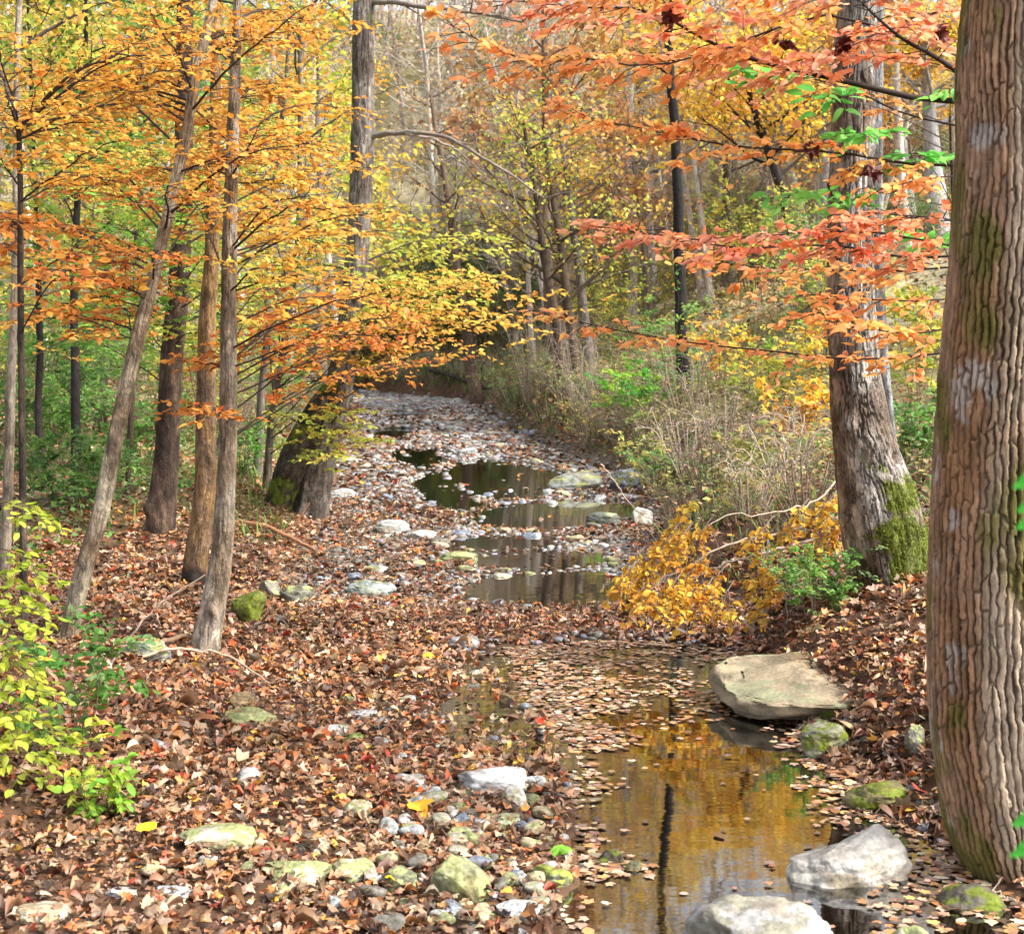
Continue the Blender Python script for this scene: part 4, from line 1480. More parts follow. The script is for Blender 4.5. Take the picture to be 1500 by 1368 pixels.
def left_trees():
    add_tree('maple_tree', 'slender grey brown trunk leaning right, leftmost of the near pair', [(98, 950, 38), (116, 860, 37), (150, 740, 35), (178, 600, 32), (206, 480, 29), (234, 370, 26), (268, 220, 23), (290, 100, 20), (312, 0, 18)],
             9.9, 31, lin(140, 118, 94), lin(184, 168, 144), 7.0, nu=96, nv=520, flare=(.5, .14),
             boughs=rb(13, -40, 470, 0, 330, 8.4, 12.5, .010, 15, .5, 16, .062, GOLDO, 1) + rb(9, -40, 470, 0, 330, 8.4, 12.5, .010, 15, .5, 16, .062, ORANGE, 41) + rb(9, 20, 330, 290, 470, 8.6, 12, .008, 13, .42, 14, .062, DEEPO, 2) + rb(4, -20, 220, 380, 480, 8.6, 10, .007, 9, .35, 12, .08, ORANGE, 3))
    add_tree('maple_tree', 'upright brown grey trunk in front of the mottled sycamore, right of the leaning one', [(298, 962, 52), (312, 890, 44), (326, 800, 37), (334, 640, 31), (335, 480, 28), (337, 330, 25), (342, 180, 21), (347, 40, 16), (350, -60, 12)],
             10.0, 32, lin(134, 114, 94), lin(174, 158, 140), 7.0, nu=96, nv=520, flare=(.45, .22),
             boughs=rb(9, 200, 540, 0, 300, 8.8, 13, .009, 15, .5, 15, .062, GOLDO, 44) + rb(8, 200, 520, 0, 300, 8.8, 13, .009, 15, .5, 15, .062, ORANGE, 4) + rb(10, 360, 580, 240, 420, 9.0, 12.5, .008, 14, .5, 15, .07, GOLD, 5)
             + rb(13, 380, 680, 425, 530, 9.2, 12.5, .007, 14, .42, 15, .06, DEEPO, 6) + rb(4, 240, 420, 480, 640, 9.0, 10.5, .006, 8, .3, 9, .08, DEEPO, 7))
    # fallen-back second stem of the twin
    add_tree('sycamore_tree', 'mottled sycamore, pale above and flaky brown below, just behind the upright trunk', [(288, 815, 40), (300, 720, 36), (302, 600, 33), (303, 480, 29), (310, 380, 24), (313, 270, 21), (316, 120, 18), (318, 0, 16)],
             12.6, 33, lin(146, 112, 72), lin(116, 92, 72), 8.5, nu=72, nv=260, flare=(.3, .25), dark=lambda TH, S, P: .8 * sstep(.55, .2, P[..., 2]),
             boughs=rb(7, 150, 520, 60, 340, 12, 15, .01, 12, .6, 12, .1, GOLD, 8), hc=(GOLD, 7, 1.8, .1, 8))
    add_tree('walnut_tree', 'dark brown double width trunk behind the leaning maple', [(238, 735, 50), (246, 640, 42), (252, 520, 40), (262, 420, 38), (268, 300, 34), (270, 120, 30), (272, 0, 28)],
             15.0, 34, lin(64, 48, 40), lin(98, 78, 64), 9.5, flare=(.3, .3), boughs=rb(22, 20, 480, 180, 480, 13, 17, .009, 15, .7, 15, .085, LIME, 9) + rb(18, 20, 360, 230, 500, 13, 17, .009, 14, .6, 15, .085, LIMEG, 49), hc=(LIME, 8, 2, .11, 8))
    # dark forked sapling at the far left
    rows = [(34, 760, 18), (32, 600, 17), (30, 420, 15), (30, 300, 14), (28, 190, 13)]
    add_tree('maple_sapling', 'small dark maple forking into two crooked limbs at the far left edge', rows, 8.8, 35, lin(60, 50, 42), lin(92, 78, 66), None, nu=24, nv=120, flare=(.2, .1), amp=.003,
             fork=[([(28, 192, 8.8), (60, 160, 8.7), (110, 112, 8.6), (180, 80, 8.4)], .014), ([(28, 195, 8.8), (18, 140, 8.8), (0, 100, 8.9), (-30, 60, 9)], .014), ([(29, 200, 8.8), (48, 150, 8.5), (74, 100, 8.2)], .006)],
             boughs=rb(14, -60, 300, 0, 260, 7.6, 9.6, .007, 13, .42, 15, .056, GOLDO, 10) + rb(5, -30, 220, 300, 420, 7.6, 9.2, .006, 10, .35, 12, .075, DEEPO, 11), hc=None)
    # pale thin stem at the left border
    add_tree('beech_sapling', 'pale thin beech stem at the left border behind the lime leaves', [(6, 860, 22), (12, 700, 20), (16, 560, 18), (22, 420, 16), (24, 250, 14), (26, 60, 12)], 12.0, 36, lin(150, 132, 112), lin(178, 162, 144), 6.5, nu=24, nv=120, amp=.003, flare=(.2, .15),
             boughs=rb(8, -30, 200, 120, 480, 11, 13, .006, 10, .45, 11, .09, GOLD, 12), hc=(GOLD, 5, 1.2, .09, 9))
    # big leaning tree on the bank with the mossy foot
    m = stem_moss(3.6, 1.3, 0.2, 1.9)
    add_tree('sycamore_tree', 'big leaning bank tree with a dark mossy swollen foot beside the creek', [(452, 742, 62), (462, 695, 58), (480, 630, 48), (498, 560, 42), (512, 480, 38), (523, 380, 37), (530, 250, 36), (532, 120, 35), (534, 0, 34)],
             18.4, 37, lin(108, 94, 84), lin(140, 128, 118), 10.5, nu=110, nv=320, amp=.014, flare=(.3, .4), stub=[(416, 722, 44), (430, 680, 46), (450, 630, 38), (472, 585, 26), (490, 560, 16)], moss=lambda a, b, c: 0.8 * m(a, b, c),
             dark=lambda TH, S, P: .75 * sstep(-.05, -.6, np.cos(TH)) * sstep(2.7, 1.6, P[..., 2]),
             boughs=rb(10, 420, 760, 330, 440, 16, 20, .014, 16, .8, 15, .1, LIME, 13) + rb(8, 480, 760, 395, 480, 15.5, 19, .012, 15, .75, 14, .1, GOLD, 14) + rb(5, 400, 560, 590, 670, 16.5, 18, .008, 12, .5, 14, .09, LIME, 15),
             fork=[([(536, 205, 18.4), (580, 192, 18.2), (650, 200, 18), (720, 235, 17.6), (790, 275, 17.2)], .035), ([(534, 2, 18.4), (600, 4, 18.1), (680, 12, 17.8), (760, 30, 17.5)], .04), ([(536, 200, 18.4), (600, 196, 18.6), (660, 214, 19), (690, 245, 19.2)], .028)],
             hc=(GOLD, 8, 2.4, .12, 8))
    add_tree('beech_tree', 'yellow beech behind the leaning bank tree, its leaves in a flat tier over the creek', [(392, 690, 12), (400, 600, 11), (420, 480, 10), (436, 360, 9), (440, 200, 8), (440, 60, 7)], 19.5, 38, lin(96, 84, 70), lin(130, 116, 100), 7, nu=24, nv=140, amp=.004, flare=(.2, .2),
             boughs=rb(12, 480, 870, 400, 500, 14, 19, .009, 15, .6, 14, .095, GOLD, 16) + rb(7, 380, 620, 300, 420, 14, 18, .009, 13, .6, 13, .095, LIME, 17), hc=(GOLD, 6, 1.6, .1, 8))


# ------------------------------------------------------------------ woods behind
def wood_tree(name, label, base, top, r0, lo, n_limb, limb, pal, n_leaf, size, seed, barkc, group=None, **kw):
    r = np.random.default_rng(seed)
    root = thing(name, label, 'tree', base, group)
    W, L = MB(), Leaves()
    b = np.array(base, float)
    grow(W, L, b - [0, 0, .3], top, r0, lo, n_limb, limb, pal, n_leaf, size, r, barkc=barkc, **kw)
    obj('trunk', W, M_BARK, root)
    if n_leaf:
        obj('crown', L.build([leaf_small(), leaf_small(.28)], r), M_LEAF, root)
    return root


def px_tree(name, label, x0, Y, x1, y1, w, lo, n_limb, limb, pal, n_leaf, size, seed, barkc, ztop, **kw):
    """stem standing at picture column x0 (depth Y) and passing column x1 at picture row y1"""
    bx = (x0 - 750) / F * Y
    base = np.array([bx, Y, tz(bx, Y)])
    q = at(x1, y1, Y)
    ztop = ztop if Y < 30 else .72 * ztop
    k = (ztop - base[2]) / (q[2] - base[2])
    top = base + (q - base) * k
    return wood_tree(name, label, base, top, w / 2 / F * Y * 1.1, lo, n_limb, limb, pal, n_leaf, size, seed, barkc, **kw)


def woods():
    G1, G2, D1, BR = lin(150, 142, 134), lin(124, 114, 104), lin(40, 34, 32), lin(98, 82, 68)
    T = px_tree
    T('ash_tree', 'black straight narrow trunk standing on the right bank, doubled in the pool', 1004, 27, 990, 80, 17, .7, 12, 1.1, GOLD, 1000, .12, 1, D1 * .95, 9.8, tip=.6, sides=16)
    T('poplar_tree', 'thin pale grey trunk above the creek, left of the centre', 652, 66, 641, 40, 12, .5, 14, 4, TANL, 900, .2, 2, lin(176, 164, 152), 24)
    T('elm_tree', 'dark trunk leaning left over the head of the creek', 700, 47, 640, 200, 17, .5, 14, 3, TANL, 900, .16, 3, BR * 1.15, 15)
    for k, (x0, x1, y1, lab) in enumerate(((832, 762, 150, 'leftmost dark stem of the clump on the right bank, leaning left'), (846, 800, 220, 'middle dark stem of the clump on the right bank'), (868, 806, 90, 'rightmost greyer stem of the clump on the right bank'))):
        T('hackberry_tree', lab, x0, 33 + .5 * k, x1, y1, 17, .35, 16, 2.6, LIME if k < 2 else GOLD, 1100, .13, 5 + k, [BR * .7, BR * .8, G2][k], 10.6, group='stems of the right bank clump')
    T('ash_tree', 'straight grey trunk right of the stem clump on the slope', 952, 44, 936, 60, 25, .55, 14, 3, GOLD, 2200, .16, 9, G1 * .9, 16)
    T('oak_tree', 'grey brown trunk between the stem clump and the black trunk, farther up the slope', 905, 58, 905, 130, 22, .5, 14, 3.4, GOLD, 2200, .2, 10, G2, 21)
    T('oak_tree', 'dark trunk bending right just right of the black narrow trunk', 1190, 34, 1115, 180, 22, .5, 14, 2.8, YELLOW, 4800, .15, 11, D1 * 1.3, 13)
    T('poplar_tree', 'pale grey trunk in the gap left of the furrowed trunk', 1372, 38, 1366, 220, 34, .55, 14, 3, YELLOW, 4200, .16, 12, lin(164, 160, 160), 15)
    T('poplar_tree', 'pale slim trunk in the gap beside the straight blue grey stem', 1328, 44, 1322, 220, 22, .55, 14, 3, YELLOW, 4200, .17, 13, lin(172, 168, 164), 16.5)
    T('poplar_tree', 'light grey trunk half hidden by the moss patched trunk', 1212, 40, 1210, 220, 24, .55, 14, 3, GOLD, 4600, .16, 14, lin(156, 150, 146), 15.5)
    T('oak_tree', 'dull trunk behind the salmon leaves, right of the black narrow trunk', 1068, 46, 1064, 180, 20, .5, 14, 3.2, GOLD, 4800, .17, 15, G2 * .8, 16.5)
    T('ash_tree', 'grey leaning trunk right of the oak in the hillside gap', 1140, 52, 1150, 150, 20, .5, 14, 3.2, YELLOW, 4800, .18, 16, G2, 19)
    T('elm_tree', 'dark slender trunk in the greenery left of the leaning maple', 108, 17.5, 118, 330, 15, .45, 14, 1.9, LIME, 3600, .1, 17, D1 * 1.4, 7.5)
    T('elm_tree', 'thin dark trunk at far left behind the pale beech stem', 62, 19, 52, 300, 12, .4, 14, 2, LIME, 3600, .1, 18, D1 * 1.5, 7.5)
    T('hazel_tree', 'slight brown stem seen between the leaning maple and the walnut', 186, 18, 196, 350, 10, .3, 14, 1.9, GREEN_L, 3200, .1, 19, BR * .8, 7.0)
    T('hazel_tree', 'slim grey stem between the upright maple and the bank tree', 372, 21, 398, 330, 12, .35, 16, 2.2, LIME, 4200, .11, 20, G2 * .9, 8.5)
    T('elm_tree', 'brown trunk far left with yellow green leaves over the undergrowth', 150, 26, 160, 330, 16, .35, 16, 2.8, LIME, 4600, .13, 22, BR, 11)
    T('elm_tree', 'grey trunk in the far left woods with orange leaves', -20, 24, -10, 330, 16, .35, 16, 2.8, GOLD, 4400, .13, 23, G2, 11)
    T('hickory_tree', 'yellow hickory standing left of the creek beyond the bank tree', 470, 34, 466, 200, 16, .35, 16, 2.8, YELLOW, 3400, .14, 24, G2, 13)
    # copies on the hillside
    protos = []
    spec = [('bare_tree', 'bare grey tree with a haze of fine twigs on the far hillside', 'bare grey trees on the hillside', TANL, 260, lin(190, 178, 166), 14),
            ('bare_tree', 'bare grey tree with a haze of fine twigs on the far hillside', 'bare grey trees on the hillside', TANL, 420, lin(176, 164, 152), 12),
            ('golden_tree', 'tall golden leaved tree on the far hillside', 'golden trees on the hillside', GOLD, 2200, lin(150, 136, 124), 13),
            ('golden_tree', 'tall golden leaved tree on the far hillside', 'golden trees on the hillside', YELLOW, 1900, lin(160, 150, 140), 12),
            ('olive_tree', 'thin olive green understorey tree on the wooded slope', 'olive understorey trees on the slope', OLIVE, 2200, lin(136, 124, 110), 8),
            ('russet_tree', 'russet brown leaved tree on the far hillside', 'russet trees on the hillside', TANL * np.array([1.1, .85, .7]), 2800, lin(116, 100, 88), 12)]
    for k, (nm, lab, grp, pal, nl, bc, hh) in enumerate(spec):
        bare = nm == 'bare_tree'
        o = wood_tree(nm, lab, (0, 400 + 10 * k, 0), np.array([.3, 400 + 10 * k, hh]), .17 if hh > 10 else .08, .3 if hh > 10 else .15, 18, hh * .25, pal, nl, .22 if hh > 10 else .13, 70 + k, bc, grp, n_sub=5, n_tw=6 if bare else 4, up=.9, tw_r=.012)
        protos.append(o)
    r = np.random.default_rng(99)
    used = set()
    n = 0
    while n < 150:
        if n < 100:
            Y = r.uniform(58, 112)
        else:
            Y = r.uniform(36, 62)
        u = r.uniform(-.47, .47)
        x = u * Y
        px = 750 + F * u
        if Y < 62 and 520 < px < 780:
            continue
        if Y < 48 and r.random() < .4:
            continue
        k = r.choice(6, p=[.32, .3, .1, .08, .13, .07])
        if 430 < px < 820 and Y > 55:
            k = r.choice([0, 1, 4], p=[.5, .4, .1])
        if px < 350 and k in (0, 1) and r.random() < .6:
            continue
        z = tz(x, Y)
        loc = (x, Y, z - .1)
        s = r.uniform(.75, 1.15)
        if k not in used:
            o = protos[k]
            o.location, o.rotation_euler, o.scale = loc, (0, 0, r.uniform(0, 6.28)), (s, s, s)
            used.add(k)
        else:
            c = dup(protos[k], loc, r.uniform(0, 6.28), s)
            if k < 2:
                c.rotation_euler = (r.normal(0, .07), r.normal(0, .12), r.uniform(0, 6.28))
        n += 1
    for q in range(130):
        px, Y = r.uniform(470, 830), r.uniform(57, 96)
        if q > 40:
            px, Y = (r.uniform(760, 1420), r.uniform(40, 64)) if q < 92 else (r.uniform(735, 1000), r.uniform(50, 62))
        x = (px - 750) / F * Y
        k = int(r.choice([0, 1, 4, 5, 3], p=[.4, .3, .14, .08, .08])) if q < 92 else int(r.choice([0, 1]))
        if k in used:
            s = r.uniform(.5, 1.0) if q < 41 else r.uniform(.4, .75)
            c = dup(protos[k], (x, Y, tz(x, Y) - .1), r.uniform(0, 6.28), s)
            c.rotation_euler = (r.normal(0, .09), r.normal(0, .14), r.uniform(0, 6.28))
    for k in range(6):
        if k not in used:
            bpy.data.objects.remove(protos[k])


# ------------------------------------------------------------------ shrubs and ground cover
def shrub(name, label, cat, base, h, wid, n_stem, n_tw, n_leaf, size, pal, seed, barkc=(.12, .1, .08), group=None, lean=(0, 0), tms=None, arch=.4, leaf_name='leaves', sr=.006):
    r = np.random.default_rng(seed)
    base = np.asarray(base, float)
    root = thing(name, label, cat, base, group)
    W, L = MB(), Leaves()
    P = []
    for k in range(n_stem):
        a = k * 2.4 + r.uniform(-.6, .6)
        e = base + np.array([math.cos(a) * wid * r.uniform(.2, 1), math.sin(a) * wid * r.uniform(.2, 1), h * r.uniform(.55, 1.05)]) + np.array([lean[0], lean[1], 0])
        s = base + np.array([math.cos(a), math.sin(a), 0]) * wid * .12 - [0, 0, .08]
        m = (s + e) / 2 + np.array([0, 0, arch * h * r.uniform(.1, .6)]) + .08 * h * r.standard_normal(3)
        p = smooth_path([s, m, e], 9)
        tube(W, p, np.linspace(sr, sr * .3, 9), 4, np.asarray(barkc) * r.uniform(.7, 1.3), cap=False)
        for q in range(n_tw):
            i = r.integers(2, 9)
            d = nrm(nrm(e - s) * .5 + r.standard_normal(3) * [.9, .9, .5])
            e2 = p[i] + d * h * r.uniform(.15, .4)
            tube(W, [p[i], (p[i] + e2) / 2 + .02 * h * r.standard_normal(3), e2], [sr * .4, sr * .3, sr * .15], 3, np.asarray(barkc) * r.uniform(.7, 1.3), cap=False)
            P.append((p[i], e2))
    obj('stems', W, M_TWIG, root)
    if n_leaf:
        S, E = np.array([p[0] for p in P]), np.array([p[1] for p in P])
        w = r.integers(0, len(P), n_leaf)
        t = r.uniform(.1, 1.05, n_leaf)[:, None]
        pos = S[w] * (1 - t) + E[w] * t + .25 * size * r.standard_normal((n_leaf, 3))
        f = nrm((E - S)[w] * .6 / np.linalg.norm((E - S)[w], axis=1, keepdims=True) + .7 * r.standard_normal((n_leaf, 3)) * [1, 1, .4] + [0, 0, -.15])
        nn = nrm(np.array([0, 0, 1.0]) + .4 * r.standard_normal((n_leaf, 3)))
        L.add(pos, f, nn, size * r.uniform(.6, 1.25, n_leaf), np.clip(pick(pal, len(P), r, .12)[w] * (1 + .15 * r.standard_normal((n_leaf, 1))), .005, .9))
        obj(leaf_name, L.build(tms or [leaf_small(), leaf_small(.28)], r), M_LEAF, root)
    return root


def near_plants():
    r = np.random.default_rng(8)
    # lime sapling at the lower left: twigs coming in from outside the frame
    b = G(40, 1230)
    base = np.array([(-60 - 750) / F * 6.9, 6.9, 0])
    base[2] = tz(base[0], base[1])
    root = thing('lime_sapling', 'lime yellow leaved sapling leaning into the lower left corner', 'sapling', base)
    W, L = MB(), Leaves()
    st = smooth_path([base - [0, 0, .1], base + [.02, 0, .5], base + [.0, .05, 1.2], base + [.06, .05, 1.9]], 20)
    tube(W, st, np.linspace(.016, .006, 20), 6, lin(90, 76, 56))
    for (px, py, Y, n, ln, nl) in ((70, 770, 6.8, 5, .22, 7), (95, 775, 7.1, 4, .16, 6), (70, 850, 6.7, 6, .2, 7), (30, 890, 6.5, 8, .25, 8), (20, 990, 6.5, 8, .25, 8), (30, 1050, 6.4, 8, .25, 8), (95, 1100, 6.4, 8, .25, 8),
                                   (40, 1150, 6.3, 6, .22, 8), (150, 1135, 6.5, 6, .22, 8), (20, 930, 6.4, 8, .22, 8), (60, 1010, 6.4, 8, .22, 8), (30, 1090, 6.3, 8, .22, 8)):
        e = at(px, py, Y)
        s = near_z(st, e[2] + .1)
        bough(W, L, [s, (s + e) / 2 + [0, 0, .06], e], .005, n + 1, ln, nl + 3, .062, BRIGHTL, r, lin(96, 84, 60), t0=.45, flat=.35, droop=.25, wig=.004, r1=.0015)
    obj('stems', W, M_TWIG, root)
    obj('leaves', L.build(OVAL, r), M_LEAF, root)
    # greener honeysuckle below it
    for (px, py, h, w, nl, pal, lab) in ((110, 1120, .75, .32, 520, GREEN_L, 'green leafy bush under the lime sapling, left of the leaf bed'), (140, 1195, .34, .2, 210, np.array([lin(150, 190, 50), lin(120, 170, 50), lin(190, 200, 60)]), 'low yellow green sprig hanging over leaves at the left')):
        g = G(px, py)
        shrub('honeysuckle', lab, 'bush', g, h, w, 8, 6, nl, .06, pal, int(px), lin(110, 96, 70), tms=OVAL, sr=.004)
    for k, (px, py, h, w, nl, lab) in enumerate(((60, 690, 1.2, .9, 1500, 'broad green bush at the left edge behind the leaning maple'), (150, 650, 1.3, .9, 1500, 'green bush between the left border and the leaning maple'), (205, 690, .8, .5, 700, 'low green bush at the foot of the walnut'),
                                                 (100, 745, .7, .8, 800, 'dark green ground bush below the broad green bush'), (385, 640, 1.0, .8, 700, 'thin green bush right of the upright maple'), (350, 700, .5, .5, 400, 'green tuft of shoots behind the upright maple'))):
        g = G(px, py)
        shrub('honeysuckle', lab, 'bush', g, h * g[1] / 14, w * g[1] / 14, 14, 9, nl * 2, .075, GREEN_L if k != 3 else GREEN_L * .7, 400 + k, lin(110, 96, 76), tms=OVAL[:2], sr=.007)
    # plants on the right bank
    for k, (px, py, h, w, nl, pal, lab) in enumerate((
            (930, 640, .8, .6, 1100, np.array([lin(120, 190, 50), lin(90, 170, 60), lin(170, 200, 60)]), 'bright green leafy plant on the bank above the pale sloping rock'),
            (990, 580, 1.0, .8, 700, GREEN_L, 'green bush on the bank under the black trunk'),
            (1050, 570, .7, .45, 500, YELLOW, 'small bright yellow plant right of the black trunk foot'),
            (1165, 668, .8, .5, 800, YELLOW, 'pale yellow bush left of the moss patched trunk'),
            (1190, 590, .9, .5, 360, YELLOW * .95, 'yellow leaved shrub touching the moss patched trunk high on the bank'),
            (1130, 600, .8, .6, 800, LIME, 'lime shrub on the bank left of the pale yellow bush'),
            (1195, 905, .5, .42, 2200, GREEN_L * np.array([1.15, 1.1, 1.1]), 'feathery green plant on the bank below the moss patched trunk'),
            (950, 720, .6, .5, 360, OLIVE, 'olive plant hanging over the pale sloping rock'),
            (1090, 720, .6, .6, 360, OLIVE, 'olive low bush amid the dead brush'),
            (1345, 600, 1.3, .6, 1600, LIME, 'lime bush in the gap between moss patched and furrowed trunks'),
            (1340, 700, .9, .5, 420, GREEN_L, 'green bush low in the gap left of the furrowed trunk'))):
        g = G(px, py)
        shrub('bush', lab, 'bush', g, h * max(1, g[1] / 15), w * max(1, g[1] / 15), 9, 6 if nl < 2000 else 12, nl, (.06 if nl < 2000 else .034) if g[1] < 14 else .085, pal, 500 + k, lin(110, 96, 80), tms=OVAL[:2] if g[1] > 12 else OVAL, sr=.006)
    # fallen branch hung with yellow leaves
    g = G(1235, 800)
    root = thing('fallen_branch', 'fallen grey branch hung with bright yellow leaves across the right bank', 'branch', g)
    W, L = MB(), Leaves()
    wood = lin(168, 152, 136)
    lines = [([(1236, 752, 11.2), (1190, 768, 11.2), (1130, 785, 11.1), (1070, 795, 11.0), (1010, 830, 10.9), (960, 850, 10.8)], .017, 9),
             ([(1240, 765, 11.3), (1170, 796, 11.0), (1110, 812, 10.8), (1050, 830, 10.6), (990, 860, 10.5)], .016, 9),
             ([(1240, 690, 11.6), (1190, 735, 11.4), (1130, 752, 11.2), (1060, 758, 11.0), (1010, 795, 10.8)], .01, 4)]
    for pts, r0, n in lines:
        p = smooth_path([at(*q) for q in pts], 24)
        p[1:] += .008 * r.standard_normal((23, 3))
        tube(W, p, np.linspace(r0, r0 * .3, 24), 6, wood)
    for px, py, Y, n in ((930, 860, 10.5, 9), (960, 810, 10.5, 9), (985, 770, 10.6, 7), (1000, 845, 10.3, 10), (965, 880, 10.2, 9), (1030, 870, 10.3, 9), (910, 845, 10.5, 5), (1100, 800, 10.8, 6), (1110, 870, 10.4, 7), (1095, 845, 10.4, 6), (1150, 775, 11, 7),
                         (1195, 760, 11, 8), (1215, 785, 11, 8), (1190, 800, 11, 7), (1225, 745, 11.1, 5), (1010, 890, 10.2, 7), (985, 895, 10.2, 6), (1120, 895, 10.3, 5), (950, 835, 10.4, 8), (980, 810, 10.4, 8), (1010, 800, 10.5, 7), (940, 885, 10.2, 8), (1040, 895, 10.2, 6), (900, 865, 10.4, 6)):
        c = at(px, py, Y)
        s = at(px + 35, py - 45, Y + .1)
        bough(W, L, [s, (s + c) / 2, c], .006, n + 5, .2, 10, .072, np.concatenate([YELLOW, [lin(226, 150, 30)], YELLOW]), r, wood * .7, t0=.2, flat=1.1, droop=.6, wig=.006)
    obj('wood', W, M_TWIG, root)
    obj('leaves', L.build(MAPLE[:5] + OVAL[:2], r), M_LEAF, root)
    # sticks
    S = [('fallen_stick', 'dark forked stick on the shore beside the pointed grey green stone', [(1195, 1058, 0), (1240, 1085, .03), (1300, 1108, .05), (1340, 1150, .02), (1362, 1175, .0)], .012, lin(86, 62, 52)),
         ('fallen_stick', 'pale bowed stick lying below the twin trunks', [(200, 972, .03), (250, 975, .1), (330, 985, .12), (400, 1010, .02)], .013, lin(176, 156, 132)),
         ('tree_root', 'bent brown root arching in front of the upright maple', [(198, 968, 0), (230, 955, .05), (280, 954, .09), (312, 962, .05), (350, 978, -.02)], .022, lin(128, 104, 82)),
         ('fallen_stick', 'long pale stick leaning between the leaning maple and upright maple', [(160, 975, .02), (205, 915, .25), (240, 880, .35), (300, 842, .45)], .009, lin(186, 166, 146)),
         ('fallen_stick', 'thin pale stick leaning across the foot of the leaning maple', [(35, 925, .1), (90, 875, .3), (120, 850, .35), (180, 812, .4)], .007, lin(180, 160, 140)),
         ('fallen_log', 'brown broken stick on the leaf bank right of the upright maple', [(350, 770, .02), (390, 782, .06), (430, 798, .04), (470, 812, 0)], .035, lin(150, 108, 78)),
         ('fallen_log', 'dark log lying across the far end of the creek bed', [(630, 556, .3), (660, 562, .25), (700, 572, .1), (725, 574, .05)], .09, lin(60, 52, 46)),
         ('fallen_stick', 'pale crooked stick hanging to the ground right of the yellow leaves', [(1125, 790, .6), (1130, 830, .4), (1150, 870, .2), (1152, 920, 0)], .008, lin(190, 180, 168)),
         ('fallen_stick', 'dark stick sloping across the foot of the moss patched trunk', [(1280, 905, 0), (1310, 885, .12), (1360, 845, .25)], .01, lin(120, 92, 76)),
         ('fallen_stick', 'thin straight stick lying on the bank above the pale sloping rock', [(880, 680, .5), (900, 705, .3), (930, 745, .1), (975, 770, .0)], .012, lin(170, 150, 130)),
         ('fallen_stick', 'pale twig sticking out of water by the dark flat stone', [(1412, 1318, .02), (1450, 1328, .06), (1490, 1338, .05)], .006, lin(190, 176, 156)),
         ('fallen_stick', 'brown twig bent over the grey hump backed boulder', [(1250, 1196, .02), (1262, 1222, .12), (1300, 1236, .13), (1325, 1232, .08)], .006, lin(120, 96, 80))]
    for nm, lab, pts, r0, c in S:
        P = []
        for (px, py, up) in pts:
            g = G(px, py)
            P.append(g + [0, 0, up + r0 * .6])
        Y0 = P[0][1]
        if nm == 'fallen_stick' and max(q[2] for q in pts) > .2:      # leaning: keep one depth
            g0 = G(*pts[0][:2]) if pts[0][2] < .2 else G(*pts[-1][:2])
            P = [at(px, py, g0[1]) for px, py, up in pts]
        p = smooth_path(P, 24)
        p[1:-1] += .006 * r.standard_normal((22, 3))
        mb = MB()
        tube(mb, p, r0 * np.linspace(1, .45, 24), 8 if r0 > .02 else 6, c)
        k = 12
        tube(mb, [p[k], p[k] + [r0 * 5, .02, r0 * 4], p[k] + [r0 * 9, .02, r0 * 10]], [r0 * .5, r0 * .4, r0 * .2], 5, c)
        tag(obj(nm, mb, M_TWIG, origin=p[0]), lab, 'stick')
    for px, py, sz, c, t, lab in ((612, 1200, .15, lin(222, 160, 44), 2, 'big golden maple leaf lying on the leaf litter above the biggest greenish block'), (214, 1230, .12, lin(226, 184, 40), 3, 'yellow leaf on the litter left of the long pale stone'),
                                  (820, 1262, .12, lin(110, 160, 50), 4, 'green leaf lying on the two toned stone at the pool edge'), (572, 1304, .07, lin(232, 180, 30), 5, 'small yellow leaf beside the dull grey green stone'),
                                  (790, 1070, .09, lin(176, 60, 30), 6, 'rust red leaf standing in the trickle left of the pool'), (626, 970, .1, lin(222, 180, 50), 7, 'yellow leaf on the litter below the leaf dam')):
        g = G(px, py)
        mb = MB()
        place(mb, MAPLE[t], g[None] + [0, 0, .07], nrm(np.array([[.3, -.6, -.1]])), nrm(np.array([[.1, -.45, 1.]])), np.array([sz * 1.3]), c[None])
        tag(obj('fallen_leaf', mb, M_LITTER, origin=g), lab, 'leaf')
    # dead arching brush on the right bank
    for k, (px, py) in enumerate(((900, 640), (960, 690), (1010, 700), (1060, 690), (1110, 700), (1150, 720), (1180, 690), (1040, 740), (1100, 760), (850, 600), (1180, 770), (780, 585), (1010, 640))):
        g = G(px, py)
        s = max(1, g[1] / 14)
        shrub('dead_shrub', 'tangled dead shrub of bare grey brown arching stems on the right bank', 'shrub', g, .7 * s * r.uniform(.8, 1.2), .6 * s, 20, 6, 60, .05, TANL, 600 + k, [lin(150, 134, 120), lin(112, 92, 80), lin(176, 160, 144)][k % 3], group='dead shrubs on the right bank', arch=1.0, sr=.008)
    for k in range(26):
        Y = 13.5 + 30 * (k + r.random()) / 26
        x = creekR(np.array([Y]))[0] + r.uniform(.1, 1.1)
        s = max(1, Y / 16)
        kind = k % 4
        nm, lab, pal, nl, grp = [('brush_shrub', 'low grey brush with a few olive leaves along the right creek margin', OLIVE, 420, 'grey brush along the right margin'), ('dead_shrub', 'tangled dead shrub of bare grey brown arching stems on the right bank', TANL, 50, 'dead shrubs on the right bank'),
                                 ('bush', 'low leafy green bush at the right creek margin', GREEN_L, 520, 'green bushes of the right margin'), ('brush_shrub', 'low grey brush with a few olive leaves along the right creek margin', OLIVE, 300, 'grey brush along the right margin')][kind]
        shrub(nm, lab, 'shrub', (x, Y, tz(x, Y)), .5 * s * r.uniform(.7, 1.2), .55 * s, 16, 6, nl, .06, pal, 800 + k, [lin(140, 126, 114), lin(108, 92, 82)][k % 2], group=grp, arch=.9, sr=.006)
